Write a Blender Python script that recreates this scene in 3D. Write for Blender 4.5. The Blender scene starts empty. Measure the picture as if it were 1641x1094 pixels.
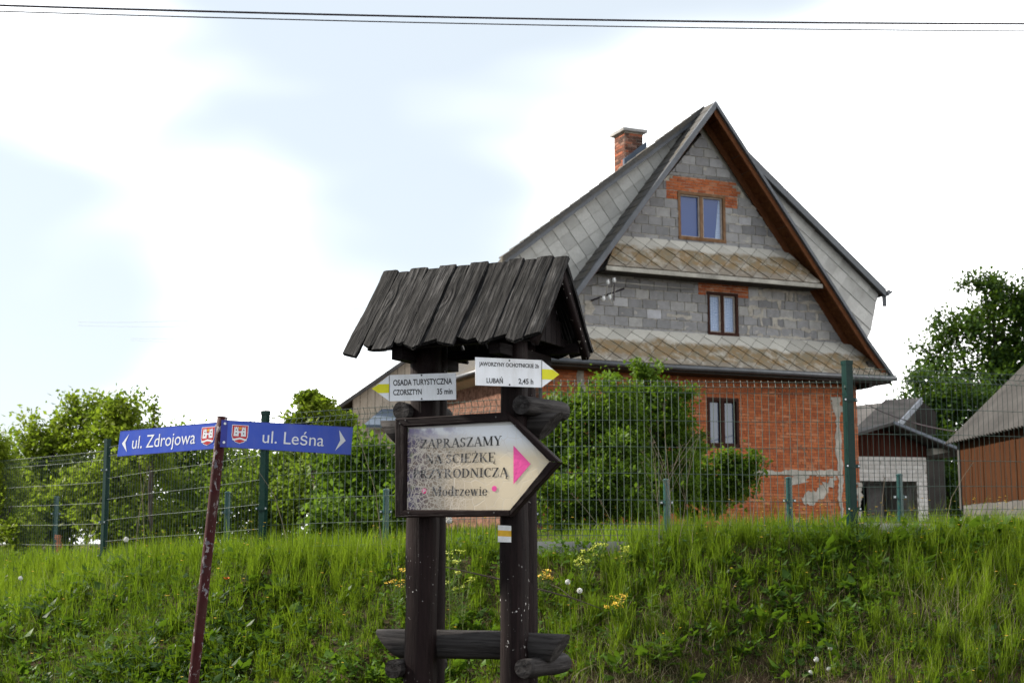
import bpy, bmesh, math, random
import numpy as np
from mathutils import Vector, Matrix, noise as mnoise

S = bpy.context.scene
COL = S.collection
PI = math.pi
# ------------------------------------------------------------------ camera
F = 2279.0; PITCH = math.radians(8.07); EYE = 1.6
cam_d = bpy.data.cameras.new('camera'); cam = bpy.data.objects.new('camera', cam_d); COL.objects.link(cam)
cam.location = (0, 0, EYE); cam.rotation_euler = (PI/2 + PITCH, 0, 0)
cam_d.sensor_width = 36; cam_d.lens = F/1641*36; cam_d.clip_start = .1; cam_d.clip_end = 6000
cam_d.dof.use_dof = True; cam_d.dof.focus_distance = 7.4; cam_d.dof.aperture_fstop = 6.3
S.camera = cam
# ------------------------------------------------------------------ sky and sun
SUN = Vector((-.86, .30, .62)).normalized()
w = bpy.data.worlds.new('World'); S.world = w; w.use_nodes = True
N = w.node_tree.nodes; L = w.node_tree.links; N.clear()
wo = N.new('ShaderNodeOutputWorld'); bg = N.new('ShaderNodeBackground'); L.new(bg.outputs[0], wo.inputs[0])
sky = N.new('ShaderNodeTexSky'); sky.sky_type = 'NISHITA'; sky.sun_disc = False
sky.sun_elevation = math.asin(SUN.z); sky.sun_rotation = math.atan2(SUN.x, SUN.y)
tc = N.new('ShaderNodeTexCoord'); mp = N.new('ShaderNodeMapping'); L.new(tc.outputs['Generated'], mp.inputs[0])
mp.inputs['Scale'].default_value = (1, .6, 2.3); mp.inputs['Location'].default_value = (0.10, 0.0, 0.17)
nz = N.new('ShaderNodeTexNoise'); nz.inputs['Scale'].default_value = 2.2; nz.inputs['Detail'].default_value = 3; nz.inputs['Roughness'].default_value = .42; nz.inputs['Distortion'].default_value = .15
L.new(mp.outputs[0], nz.inputs[0])
sx = N.new('ShaderNodeSeparateXYZ'); L.new(tc.outputs['Generated'], sx.inputs[0])
def wmath(op, a, b=None, c=None):
    m = N.new('ShaderNodeMath'); m.operation = op
    for i, v in enumerate((a, b, c)):
        if v is None: continue
        if isinstance(v, (int, float)): m.inputs[i].default_value = v
        else: L.new(v, m.inputs[i])
    return m.outputs[0]
# bright broken cloud all round, a little denser ahead and to the right
cover = wmath('MULTIPLY_ADD', sx.outputs[1], .04, nz.outputs[0])
cover = wmath('MULTIPLY_ADD', sx.outputs[0], .20, cover)
mr = N.new('ShaderNodeMapRange'); mr.interpolation_type = 'SMOOTHSTEP'
mr.inputs['From Min'].default_value = .50; mr.inputs["From Max"].default_value = .86; L.new(cover, mr.inputs['Value'])
bri = N.new('ShaderNodeMapRange'); L.new(nz.outputs[0], bri.inputs['Value'])
bri.inputs['From Min'].default_value = .3; bri.inputs['From Max'].default_value = .7; bri.inputs['To Min'].default_value = 16; bri.inputs['To Max'].default_value = 21
cc = N.new('ShaderNodeVectorMath'); cc.operation = 'SCALE'; cc.inputs[0].default_value = (1.0, .99, .975); L.new(bri.outputs[0], cc.inputs['Scale'])
# thin veil over the blue: pale blue, as between the clouds of the photograph
veil = N.new('ShaderNodeMix'); veil.data_type = 'RGBA'; veil.inputs[0].default_value = .85
L.new(sky.outputs[0], veil.inputs[6]); veil.inputs[7].default_value = (3.15, 3.42, 3.62, 1)
mx = N.new('ShaderNodeMix'); mx.data_type = 'RGBA'; L.new(mr.outputs[0], mx.inputs[0]); L.new(veil.outputs[2], mx.inputs[6]); L.new(cc.outputs[0], mx.inputs[7])
L.new(mx.outputs[2], bg.inputs[0]); bg.inputs[1].default_value = .1
sd = bpy.data.lights.new('sun', 'SUN'); sd.energy = 3.6; sd.angle = math.radians(2.5); sd.color = (1, .93, .82)
so = bpy.data.objects.new('sun', sd); COL.objects.link(so); so.rotation_euler = SUN.to_track_quat('Z', 'Y').to_euler()
S.view_settings.view_transform = 'Standard'; S.view_settings.look = 'None'; S.view_settings.exposure = 1.4; S.view_settings.gamma = 1
S.view_settings.use_curve_mapping = False
S.render.engine = 'CYCLES'; S.cycles.max_bounces = 8; S.cycles.transparent_max_bounces = 8

# ------------------------------------------------------------------ helpers
def ray(px, py):
    dx = (px-820.5)/F; dy = (547-py)/F
    return Vector((dx, math.cos(PITCH)-dy*math.sin(PITCH), math.sin(PITCH)+dy*math.cos(PITCH)))
def at(px, py, D):
    r = ray(px, py); k = D/r.y
    return Vector((r.x*k, D, EYE+r.z*k))
class Plane:
    """vertical plane: s along it, z up, o out of it towards the viewer's side"""
    def __init__(s, O, deg):
        a = math.radians(deg); s.O = Vector((O[0], O[1], 0)); s.d = Vector((math.cos(a), math.sin(a), 0)); s.n = Vector((math.sin(a), -math.cos(a), 0)); s.a = a
    def p(s, u, z, o=0): return s.O + s.d*u + s.n*o + Vector((0, 0, z))
    def sz(s, px, py, o=0):
        r = ray(px, py); Q = s.O + s.n*o
        t = (Q.dot(s.n))/(r.dot(s.n)); X = r*t + Vector((0, 0, EYE))
        return ((X-Q).dot(s.d), X.z)
ORG = {}
MATS = {}
def thing(name, label, cat, loc, group=None):
    o = bpy.data.objects.new(name, None); COL.objects.link(o); o.location = loc; o.empty_display_size = .2
    o['label'] = label; o['category'] = cat
    if group: o['group'] = group
    ORG[o.name] = Vector(loc); return o
def mesh_from(verts, faces, name='mesh'):
    me = bpy.data.meshes.new(name); me.from_pydata([tuple(v) for v in verts], [], faces); me.update(); return me
def link(name, me, mat=None, parent=None, label=None, cat=None, group=None, kind=None, smooth=False, local=None):
    """me is in world coordinates unless local (a matrix) is given"""
    if mat is not None and not me.materials: me.materials.append(mat)
    o = bpy.data.objects.new(name, me); COL.objects.link(o)
    if parent is not None:
        o.parent = parent; org = ORG[parent.name]
        o.matrix_basis = Matrix.Translation(-org) @ (local if local is not None else Matrix.Identity(4))
        ORG[o.name] = Vector((0, 0, 0)) if local is None else None
    else:
        if local is not None: o.matrix_basis = local
        ORG[o.name] = Vector((0, 0, 0))
    if label: o['label'] = label
    if cat: o['category'] = cat
    if group: o['group'] = group
    if kind: o['kind'] = kind
    if smooth:
        me.polygons.foreach_set('use_smooth', [True]*len(me.polygons))
    return o
class MB:
    def __init__(s): s.v = []; s.f = []
    def add(s, vs, fs):
        n = len(s.v); s.v += [Vector(v) for v in vs]; s.f += [tuple(i+n for i in f) for f in fs]; return s
    def box(s, x0, x1, y0, y1, z0, z1, M=None):
        vs = [Vector((x, y, z)) for z in (z0, z1) for y in (y0, y1) for x in (x0, x1)]
        if M is not None: vs = [M @ v for v in vs]
        return s.add(vs, [(0, 2, 3, 1), (4, 5, 7, 6), (0, 1, 5, 4), (1, 3, 7, 5), (3, 2, 6, 7), (2, 0, 4, 6)])
    def prism(s, poly, f, d0, d1):
        """poly: 2-D outline, f(u, v, d) -> world; extruded from depth d0 to d1"""
        n = len(poly); vs = [f(u, v, d0) for u, v in poly] + [f(u, v, d1) for u, v in poly]
        fs = [tuple(range(n)), tuple(range(2*n-1, n-1, -1))] + [(i, i+n, (i+1) % n+n, (i+1) % n) for i in range(n)]
        return s.add(vs, fs)
    def tube(s, pts, r, k=6, cap=True):
        pts = [Vector(p) for p in pts]; n = len(s.v); R = r if isinstance(r, (list, tuple)) else [r]*len(pts)
        up = None
        for i, p in enumerate(pts):
            t = (pts[min(i+1, len(pts)-1)]-pts[max(i-1, 0)]).normalized()
            if up is None:
                up = Vector((0, 0, 1)) if abs(t.z) < .9 else Vector((1, 0, 0))
            a = t.cross(up).normalized(); b = a.cross(t).normalized(); up = b
            for j in range(k):
                an = 2*PI*j/k; s.v.append(p + a*(R[i]*math.cos(an)) + b*(R[i]*math.sin(an)))
        for i in range(len(pts)-1):
            for j in range(k):
                s.f.append((n+i*k+j, n+i*k+(j+1) % k, n+(i+1)*k+(j+1) % k, n+(i+1)*k+j))
        if cap:
            s.f.append(tuple(n+j for j in range(k))[::-1]); m = n+(len(pts)-1)*k; s.f.append(tuple(m+j for j in range(k)))
        return s
    def link(s, name, mat, parent=None, **kw):
        me = mesh_from(s.v, s.f, name); fix(me); return link(name, me, mat, parent, **kw)
def fix(me):
    bm = bmesh.new(); bm.from_mesh(me); bmesh.ops.recalc_face_normals(bm, faces=bm.faces); bm.to_mesh(me); bm.free()
def clip(poly, a, b, c):
    """keep a*u+b*v <= c"""
    out = []; n = len(poly)
    for i in range(n):
        P = poly[i]; Q = poly[(i+1) % n]; dp = a*P[0]+b*P[1]-c; dq = a*Q[0]+b*Q[1]-c
        if dp <= 0: out.append(P)
        if (dp < 0 < dq) or (dq < 0 < dp):
            t = dp/(dp-dq); out.append((P[0]+t*(Q[0]-P[0]), P[1]+t*(Q[1]-P[1])))
    return out
def clip_poly(poly, conv):
    """clip by a convex outline"""
    ar = sum(conv[i][0]*conv[(i+1) % len(conv)][1]-conv[(i+1) % len(conv)][0]*conv[i][1] for i in range(len(conv)))
    C = conv if ar > 0 else conv[::-1]
    for i in range(len(C)):
        P = C[i]; Q = C[(i+1) % len(C)]; a = Q[1]-P[1]; b = -(Q[0]-P[0]); poly = clip(poly, a, b, a*P[0]+b*P[1])
        if len(poly) < 3: return []
    return poly
def area(p): return abs(sum(p[i][0]*p[(i+1) % len(p)][1]-p[(i+1) % len(p)][0]*p[i][1] for i in range(len(p))))/2
def minus(rects, h):
    """rectangles (u0,u1,v0,v1) minus hole h"""
    out = []
    for (a, b, c, d) in rects:
        if h[0] >= b or h[1] <= a or h[2] >= d or h[3] <= c: out.append((a, b, c, d)); continue
        if a < h[0]: out.append((a, h[0], c, d))
        if b > h[1]: out.append((h[1], b, c, d))
        u0, u1 = max(a, h[0]), min(b, h[1])
        if c < h[2]: out.append((u0, u1, c, h[2]))
        if d > h[3]: out.append((u0, u1, h[3], d))
    return [r for r in out if r[1]-r[0] > .015 and r[3]-r[2] > .015]

# ------------------------------------------------------------------ materials
class G:
    def __init__(s, name):
        s.m = bpy.data.materials.new(name); s.m.use_nodes = True; s.N = s.m.node_tree.nodes; s.L = s.m.node_tree.links
        s.b = s.N['Principled BSDF']; s.out = s.N['Material Output']
        s.geo = s.N.new('ShaderNodeNewGeometry'); s.tc = s.N.new('ShaderNodeTexCoord'); s.oi = s.N.new('ShaderNodeObjectInfo')
    def n(s, t, **k):
        x = s.N.new(t)
        for a, v in k.items(): setattr(x, a, v)
        return x
    def set(s, sock, v):
        if isinstance(v, bpy.types.NodeSocket): s.L.new(v, sock)
        else: sock.default_value = v if not (isinstance(v, tuple) and len(v) == 3 and sock.type == 'RGBA') else (*v, 1)
    def math(s, op, *a):
        x = s.n('ShaderNodeMath', operation=op)
        for i, v in enumerate(a): s.set(x.inputs[i], v)
        return x.outputs[0]
    def noise(s, vec, scale, detail=4, rough=.55, dist=0):
        x = s.n('ShaderNodeTexNoise'); s.L.new(vec, x.inputs['Vector']); x.inputs['Scale'].default_value = scale
        x.inputs['Detail'].default_value = detail; x.inputs['Roughness'].default_value = rough; x.inputs['Distortion'].default_value = dist
        return x.outputs['Fac']
    def map(s, vec, scale=(1, 1, 1), rot=(0, 0, 0), loc=(0, 0, 0)):
        x = s.n('ShaderNodeMapping'); s.L.new(vec, x.inputs[0]); x.inputs['Scale'].default_value = scale; x.inputs['Rotation'].default_value = rot; s.set(x.inputs['Location'], loc); return x.outputs[0]
    def rng(s, v, a, b, c=0., d=1.):
        x = s.n('ShaderNodeMapRange'); s.L.new(v, x.inputs[0])
        for i, q in enumerate((a, b, c, d)): x.inputs[i+1].default_value = q
        return x.outputs[0]
    def ramp(s, v, *st):
        x = s.n('ShaderNodeValToRGB'); s.L.new(v, x.inputs[0]); e = x.color_ramp.elements
        while len(e) < len(st): e.new(.5)
        for i, (p, c) in enumerate(st): e[i].position = p; e[i].color = (*c, 1)
        return x.outputs[0]
    def mix(s, f, a, b, mode='MIX'):
        x = s.n('ShaderNodeMix', data_type='RGBA', blend_type=mode); s.set(x.inputs[0], f); s.set(x.inputs[6], a); s.set(x.inputs[7], b); return x.outputs[2]
    def rnd(s):
        """one random number per piece, whether an object or an island of a joined mesh"""
        return s.math('FRACT', s.math('ADD', s.oi.outputs['Random'], s.geo.outputs['Random Per Island']))
    def bump(s, h, dist=.01, st=1., prev=None):
        x = s.n('ShaderNodeBump'); x.inputs['Distance'].default_value = dist; x.inputs['Strength'].default_value = st; s.L.new(h, x.inputs['Height'])
        if prev is not None: s.L.new(prev, x.inputs['Normal'])
        return x.outputs[0]
    def done(s, col, rough=.8, bump=None, spec=.3, metal=0):
        s.set(s.b.inputs['Base Color'], col); s.set(s.b.inputs['Roughness'], rough); s.b.inputs['Specular IOR Level'].default_value = spec; s.set(s.b.inputs['Metallic'], metal)
        if bump is not None: s.L.new(bump, s.b.inputs['Normal'])
        return s.m
def plain(name, col, rough=.7, var=.15, scale=8, spec=.3, bumpd=.003, metal=0):
    g = G(name); P = g.geo.outputs['Position']; n1 = g.noise(P, scale); n2 = g.noise(P, scale*9, 3)
    v = g.math('ADD', g.rng(n1, .3, .7, 1-var, 1+var), g.rng(n2, .3, .7, -var*.5, var*.5))
    x = g.n('ShaderNodeVectorMath', operation='SCALE'); x.inputs[0].default_value = col; g.L.new(v, x.inputs['Scale'])
    return g.done(x.outputs[0], g.rng(n2, .3, .7, rough-.08, rough+.08), g.bump(n2, bumpd, .5), spec, metal)

def wood(name, base, light, vec='obj', grain=(26, 26, 1.4), crack=.5, streak=.5, rough=.75, bd=.006, fleck=None):
    """grain runs along the local z of the coordinates"""
    g = G(name); V = g.tc.outputs['Object'] if vec == 'obj' else g.geo.outputs['Position']
    off = g.n('ShaderNodeCombineXYZ'); r = g.rnd()
    for i, k in enumerate((37., 91., 53.)): g.L.new(g.math('MULTIPLY', r, k), off.inputs[i])
    vv = g.n('ShaderNodeVectorMath', operation='ADD'); g.L.new(V, vv.inputs[0]); g.L.new(off.outputs[0], vv.inputs[1]); V = vv.outputs[0]
    Vg = g.map(V, grain)
    n1 = g.noise(Vg, 1.6, 6, .6, .8); n2 = g.noise(Vg, 5, 4, .6, .3); n3 = g.noise(V, 5, 3)
    knots = g.n('ShaderNodeTexVoronoi'); g.L.new(g.map(V, (5, 5, 2.2)), knots.inputs[0]); knots.inputs['Scale'].default_value = 1.3
    kn = g.rng(knots.outputs['Distance'], .06, .22, 1, 0)
    rings = g.n('ShaderNodeTexWave', wave_type='RINGS'); g.L.new(Vg, rings.inputs[0]); rings.inputs['Scale'].default_value = .3; rings.inputs['Distortion'].default_value = 9; rings.inputs['Detail'].default_value = 3
    c = g.mix(g.rng(n1, .45, .75, 0, streak), base, light)
    c = g.mix(g.rng(rings.outputs['Fac'], .55, 1, 0, streak*.35), c, light)
    ck = g.rng(n2, .30, .42, 1, 0)
    c = g.mix(g.math('MULTIPLY', ck, crack), c, tuple(x*.25 for x in base))
    c = g.mix(g.math('MULTIPLY', kn, .6), c, tuple(x*.4 for x in base))
    c = g.mix(g.rng(n3, .3, .7, 0, .45), c, tuple(x*.55 for x in base))
    c = g.mix(g.rng(r, 0, 1, 0, .35), c, tuple(x*.6 for x in light))
    if fleck:
        fn = g.noise(g.map(V, (1, 1, .8)), 60, 2); f2 = g.noise(V, 3.1, 2)
        c = g.mix(g.math('MULTIPLY', g.rng(fn, .685, .71, 0, 1), g.rng(f2, .5, .58, 0, 1)), c, fleck)
    h = g.math('ADD', g.math('MULTIPLY', n1, .6), g.math('ADD', g.math('MULTIPLY', n2, .5), g.math('MULTIPLY', rings.outputs['Fac'], .25)))
    h = g.math('SUBTRACT', h, g.math('MULTIPLY', ck, .5))
    return g.done(c, rough+.08, g.bump(h, bd, .9), .13)

M = {}
def cathedral(name, base, light):
    g = G(name); V = g.tc.outputs['Object']; off = g.n('ShaderNodeCombineXYZ'); r = g.rnd()
    for i, k in enumerate((37., 91., 53.)): g.L.new(g.math('MULTIPLY', r, k), off.inputs[i])
    vv = g.n('ShaderNodeVectorMath', operation='ADD'); g.L.new(V, vv.inputs[0]); g.L.new(off.outputs[0], vv.inputs[1]); V = vv.outputs[0]
    kn = g.n('ShaderNodeTexVoronoi'); g.L.new(g.map(V, (6.5, 6.5, 3.2)), kn.inputs[0]); kn.inputs['Scale'].default_value = 1.
    kd = kn.outputs['Distance']; push = g.rng(kd, .0, .45, 1.6, 0)
    s = g.n('ShaderNodeSeparateXYZ'); g.L.new(V, s.inputs[0])
    ph = g.math('ADD', g.math('MULTIPLY', g.math('ADD', s.outputs[0], s.outputs[1]), 95.), g.math('ADD', g.math('MULTIPLY', g.noise(g.map(V, (9, 9, 1.3)), 1., 3), 26.), g.math('MULTIPLY', g.math('MULTIPLY', push, push), 5.)))
    fig = g.math('MULTIPLY_ADD', g.math('SINE', ph), .5, .5)
    fine = g.noise(g.map(V, (150, 150, 5)), 1., 4, .6); lo = g.noise(V, 6, 4, .6); crack = g.noise(g.map(V, (60, 60, 2.2)), 1., 3, .5, .4)
    k = g.math('MULTIPLY', g.rng(fine, .44, .66), g.rng(fig, .25, 1., .35, 1.)); k = g.math('MULTIPLY', k, g.rng(lo, .38, .62, .12, 1.))
    c = g.mix(k, base, light); ck = g.rng(crack, .335, .38, 1, 0); c = g.mix(ck, c, (.004, .004, .004))
    c = g.mix(g.rng(kd, .03, .10, .9, 0), c, (.008, .007, .007)); c = g.mix(g.rng(r, 0, 1, 0, .3), c, tuple(x*.5 for x in base))
    h = g.math('SUBTRACT', g.math('ADD', g.math('MULTIPLY', fig, .5), g.math('MULTIPLY', fine, .7)), ck)
    return g.done(c, .8, g.bump(h, .006, 1.), .14)
M['roofboard'] = cathedral('weathered_black_wood', (.0032, .0027, .0028), (.115, .110, .108))
M['roofboard_old'] = wood('weathered_black_wood', (.030, .028, .028), (.19, .18, .175), grain=(34, 34, 1.6), crack=.8, streak=.62, bd=.010, rough=.7)
M['darkwood'] = wood('dark_stained_wood', (.0068, .0034, .0034), (.036, .020, .019), grain=(24, 24, 1.3), streak=.5, bd=.005, rough=.62, fleck=(.5, .48, .45))
M['beamwood'] = wood('dark_unpainted_beam', (.0055, .0034, .0036), (.024, .017, .017), grain=(24, 24, 1.3), streak=.5, bd=.004, rough=.7)
M['framewood'] = wood('dark_brown_frame_wood', (.0085, .0042, .0042), (.034, .019, .017), grain=(20, 20, 1.2), streak=.5, bd=.004, rough=.55)
M['log'] = wood('grey_brown_log', (.0075, .0050, .0050), (.125, .116, .112), grain=(22, 22, 1.5), streak=.55, bd=.007)
M['window_wood'] = wood('worn_orange_window_wood', (.16, .075, .030), (.38, .25, .16), vec='pos', grain=(9, 9, 3), streak=.6, bd=.003)
M['dark_window_wood'] = wood('dark_brown_window_wood', (.035, .014, .010), (.08, .035, .025), vec='pos', grain=(9, 9, 3), bd=.003)
M['soffit'] = wood('stained_soffit_board', (.075, .022, .008), (.21, .085, .026), vec='pos', grain=(6, 6, 6), streak=.7, bd=.004)
M['barge'] = wood('brown_barge_board', (.11, .035, .014), (.24, .10, .04), vec='pos', grain=(5, 5, 5), bd=.003)
M['barnplank'] = wood('red_brown_barn_plank', (.042, .0125, .002), (.080, .026, .004), vec='pos', grain=(14, 14, 1.2), streak=.6, bd=.004)
M['shedplank'] = wood('dark_red_shed_plank', (.06, .016, .010), (.10, .035, .02), vec='pos', grain=(14, 14, 1.2), bd=.004)
M['beigeplank'] = wood('pale_beige_plank', (.50, .41, .32), (.68, .58, .47), vec='pos', grain=(5, 5, .8), crack=.25, bd=.003)

def masonry(name, cols, mortar_amt, mcol=(.42, .39, .34), zlo=None):
    g = G(name); P = g.geo.outputs['Position']; r = g.rnd()
    c = g.ramp(r, *cols); n = g.noise(P, 6, 5, .65); n2 = g.noise(P, 45, 3)
    c = g.mix(g.rng(n, .35, .65, 0, .5), c, g.mix(.5, c, (.06, .05, .045)))
    sm = g.noise(g.map(P, (1, 1, 1.5)), 2.3, 6, .7)
    c = g.mix(g.rng(sm, .66-mortar_amt, .70-mortar_amt, 0, .85), c, mcol)
    b = g.bump(n2, .006, .8); b = g.bump(n, .02, .5, b)
    return g.done(c, .9, b, .15)
M['block'] = masonry('grey_cinder_block', [(0, (.20, .198, .203)), (.35, (.255, .252, .256)), (.7, (.305, .30, .305)), (.93, (.37, .36, .345)), (1, (.45, .45, .48))], .035)
M['brick'] = masonry('orange_red_brick', [(0, (.33, .085, .032)), (.3, (.41, .112, .040)), (.75, (.48, .142, .050)), (1, (.50, .20, .10))], -.05, (.40, .34, .29))
M['old_brick'] = masonry('sooty_old_brick', [(0, (.05, .035, .03)), (.5, (.14, .06, .04)), (.8, (.36, .11, .055)), (1, (.22, .13, .10))], .04)
M['white_brick'] = masonry('whitewashed_brick', [(0, (.66, .62, .58)), (.5, (.72, .68, .64)), (1, (.78, .74, .70))], -.1)
def mortar(name, col):
    g = G(name); P = g.geo.outputs['Position']; n = g.noise(P, 9, 5, .7)
    c = g.mix(g.rng(n, .4, .62, 0, 1), col, tuple(x*.35 for x in col)); return g.done(c, .95, g.bump(g.noise(P, 60, 3), .006), .1)
M['mortar_grey'] = mortar('grey_joint_mortar', (.50, .46, .39)); M['mortar_brick'] = mortar('brick_joint_mortar', (.22, .115, .08))
M['plaster'] = plain('smeared_pale_mortar', (.37, .34, .295), .95, .3, 5, .1, .02)
def tilemat(name, base, moss):
    g = G(name); P = g.geo.outputs['Position']; r = g.rnd(); n = g.noise(P, 2.1, 5, .65); n2 = g.noise(P, 22, 4, .7)
    c = g.ramp(r, (0, tuple(x*.80 for x in base)), (.5, base), (1, tuple(x*1.17 for x in base)))
    c = g.mix(g.rng(n2, .4, .7, 0, .3), c, tuple(x*.55 for x in base))
    if moss == 'streak':
        c = g.mix(g.rng(n, .5, .75, 0, .35), c, (.13, .12, .09))
    if moss == 'skirt':
        # lichen gathers on the lower courses: it belongs to the tiles
        s = g.n('ShaderNodeSeparateXYZ'); g.L.new(P, s.inputs[0]); z = s.outputs[2]
        hi = g.math('GREATER_THAN', z, 8.)
        zz = g.math('SUBTRACT', z, g.math('MULTIPLY_ADD', hi, 2.42, 5.98))
        m = g.math('MULTIPLY_ADD', g.noise(P, 1.1, 5, .6), -.6, g.math('SUBTRACT', zz, .30))
        f = g.rng(m, -.02, .07, 1, 0); f = g.math('MULTIPLY', f, g.rng(g.noise(P, 3.2, 5, .7), .33, .50, .3, 1))
        mc = g.mix(g.rng(g.noise(P, 4, 5, .7), .42, .60, 0, 1), (.215, .145, .075), (.175, .15, .105))
        mc = g.mix(g.rng(n2, .55, .65, 0, .35), mc, (.25, .16, .05))
        low = g.rng(m, -.47, -.40, .75, 0); mc = g.mix(low, mc, (.21, .185, .155))
        c = g.mix(f, c, mc)
    return g.done(c, .88, g.bump(n2, .008, .7), .2)
M['tile'] = tilemat('grey_fibre_cement_tile', (.46, .45, .425), 'streak')
M['skirt_tile'] = tilemat('lichened_skirt_tile', (.43, .41, .365), 'skirt')
def mossroof():
    g = G('mossy_dark_roofing'); P = g.geo.outputs['Position']; n = g.noise(P, 1.7, 5, .7); n2 = g.noise(P, 14, 4, .7)
    c = g.mix(g.rng(n, .4, .65, 0, 1), (.085, .082, .08), (.105, .09, .068)); c = g.mix(g.rng(n2, .4, .7, 0, .7), c, (.045, .045, .048))
    return g.done(c, .85, g.bump(n2, .02), .25)
M['mossroof'] = mossroof()
M['dark_metal'] = plain('dark_blue_grey_sheet_metal', (.055, .062, .075), .45, .3, 4, .5, .002)
M['gutter'] = plain('dark_gutter', (.060, .064, .072), .4, .35, 3, .5, .002)
M['fascia'] = plain('weathered_pale_fascia', (.33, .31, .27), .85, .3, 3)
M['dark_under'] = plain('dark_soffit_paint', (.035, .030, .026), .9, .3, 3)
M['concrete'] = plain('grey_concrete', (.31, .30, .29), .9, .22, 3, .2, .004)
M['old_concrete'] = plain('stained_old_concrete', (.095, .09, .085), .9, .3, 3, .2, .004)
M['corr'] = plain('weathered_corrugated_sheet', (.058, .054, .051), .85, .35, 1.3, .25, .004)
M['corr_dark'] = plain('dark_corrugated_sheet', (.085, .078, .074), .9, .35, 1.3, .2, .004)
M['bluesheet'] = plain('blue_grey_roof_sheet', (.10, .125, .165), .8, .15, 2, .15, .002)
M['zinc'] = plain('bright_zinc_edge', (.13, .145, .175), .6, .2, 2, .5, .002)
M['green_post'] = plain('dark_green_coated_steel', (.001, .019, .015), .35, .03, 3, .12, .0001)
M['teal_post'] = plain('teal_green_coated_steel', (.004, .050, .046), .3, .05, 3, .6, .0001)
M['wire'] = plain('green_grey_wire', (.055, .080, .066), .6, .1, 3, .3, .0001)
M['bolt'] = plain('zinc_bolt', (.55, .56, .58), .35, .1, 30, .6, .0005, .8)
M['dullnail'] = plain('dull_nail', (.09, .085, .08), .6, .1)
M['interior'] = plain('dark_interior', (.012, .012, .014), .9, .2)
M['cable'] = plain('dark_power_cable', (.022, .014, .02), .6, .1)
M['porcelain'] = plain('white_porcelain', (.7, .7, .7), .3, .05)
M['signwhite'] = plain('white_sign_sheet', (.78, .79, .82), .38, .03, 9, .5, .00005)
M['signblue'] = plain('blue_sign_enamel', (.014, .050, .46), .32, .04, 9, .5, .00005)
M['signblue_dark'] = plain('blue_sign_flange', (.012, .022, .27), .4, .08, 5, .5, .0004)
M['black'] = plain('black_print', (.012, .012, .014), .5, .05)
M['greyprint'] = plain('dark_grey_print', (.030, .030, .032), .5, .05)
M['white'] = plain('white_print', (.80, .80, .82), .5, .03)
M['red'] = plain('red_print', (.55, .035, .045), .5, .05)
M['yellow'] = plain('yellow_print', (.72, .68, .015), .5, .05)
M['gold'] = plain('golden_print', (.75, .38, .03), .5, .05)
M['pink'] = plain('pink_print', (.88, .095, .36), .5, .04)
M['paintwhite'] = plain('white_trail_paint', (.75, .74, .72), .6, .12, 30)
M['paintyellow'] = plain('yellow_trail_paint', (.70, .40, .03), .6, .12, 30)
def signmat(name, col, dirt, amt):
    g = G(name); P = g.geo.outputs['Position']; n = g.noise(g.map(P, (1, 1, .25)), 16, 5, .7); n2 = g.noise(P, 120, 3, .6); n3 = g.noise(P, 5, 3)
    c = g.mix(g.math('MULTIPLY', g.rng(n, .45, .75, 0, amt), 1.), col, dirt); c = g.mix(g.rng(n2, .68, .72, 0, amt*1.5), c, dirt)
    return g.done(c, g.rng(n3, .3, .7, .28, .5), None, .5)
M['signwhite'] = signmat('white_sign_sheet', (.80, .81, .84), (.42, .40, .36), .35); M['signblue'] = signmat('blue_sign_enamel', (.010, .060, .47), (.10, .13, .38), .35)
def rusty():
    g = G('flaking_red_pole_paint'); P = g.geo.outputs['Position']; n = g.noise(g.map(P, (1, 1, .45)), 34, 5, .7); n2 = g.noise(P, 7, 4)
    c = g.mix(g.rng(n, .57, .60, 0, 1), (.040, .0048, .0055), (.26, .23, .23)); c = g.mix(g.rng(n2, .45, .65, 0, .8), c, (.045, .018, .014))
    c = g.mix(g.rng(g.noise(P, 21, 4), .62, .66, 0, .8), c, (.15, .15, .17))
    return g.done(c, .7, g.bump(n, .004, .8), .18)
M['pole'] = rusty()
def glass(name, tint, refl):
    g = G(name); g.b.inputs['Base Color'].default_value = (*tint, 1); g.b.inputs['Roughness'].default_value = .03
    g.b.inputs['IOR'].default_value = refl; g.b.inputs['Specular IOR Level'].default_value = .5 if refl > 1.5 else .3; return g.m
M['glass'] = glass('sky_tinted_window_glass', (.020, .060, .21), 1.45)  # blue of the reflected sky is put into the glass colour
M['glass_clear'] = glass('grey_sky_tinted_glass', (.045, .07, .12), 1.6)  # blue-grey sky reflection painted into the base colour of these panes
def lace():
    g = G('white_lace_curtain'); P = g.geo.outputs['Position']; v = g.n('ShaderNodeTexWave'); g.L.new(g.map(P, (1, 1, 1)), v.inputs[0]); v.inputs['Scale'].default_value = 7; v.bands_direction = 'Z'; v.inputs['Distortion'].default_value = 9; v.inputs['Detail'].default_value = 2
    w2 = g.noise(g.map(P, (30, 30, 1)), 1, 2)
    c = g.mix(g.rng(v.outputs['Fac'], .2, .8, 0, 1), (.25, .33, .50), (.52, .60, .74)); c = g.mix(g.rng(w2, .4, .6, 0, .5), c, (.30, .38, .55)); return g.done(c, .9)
M['lace'] = lace()
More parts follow.
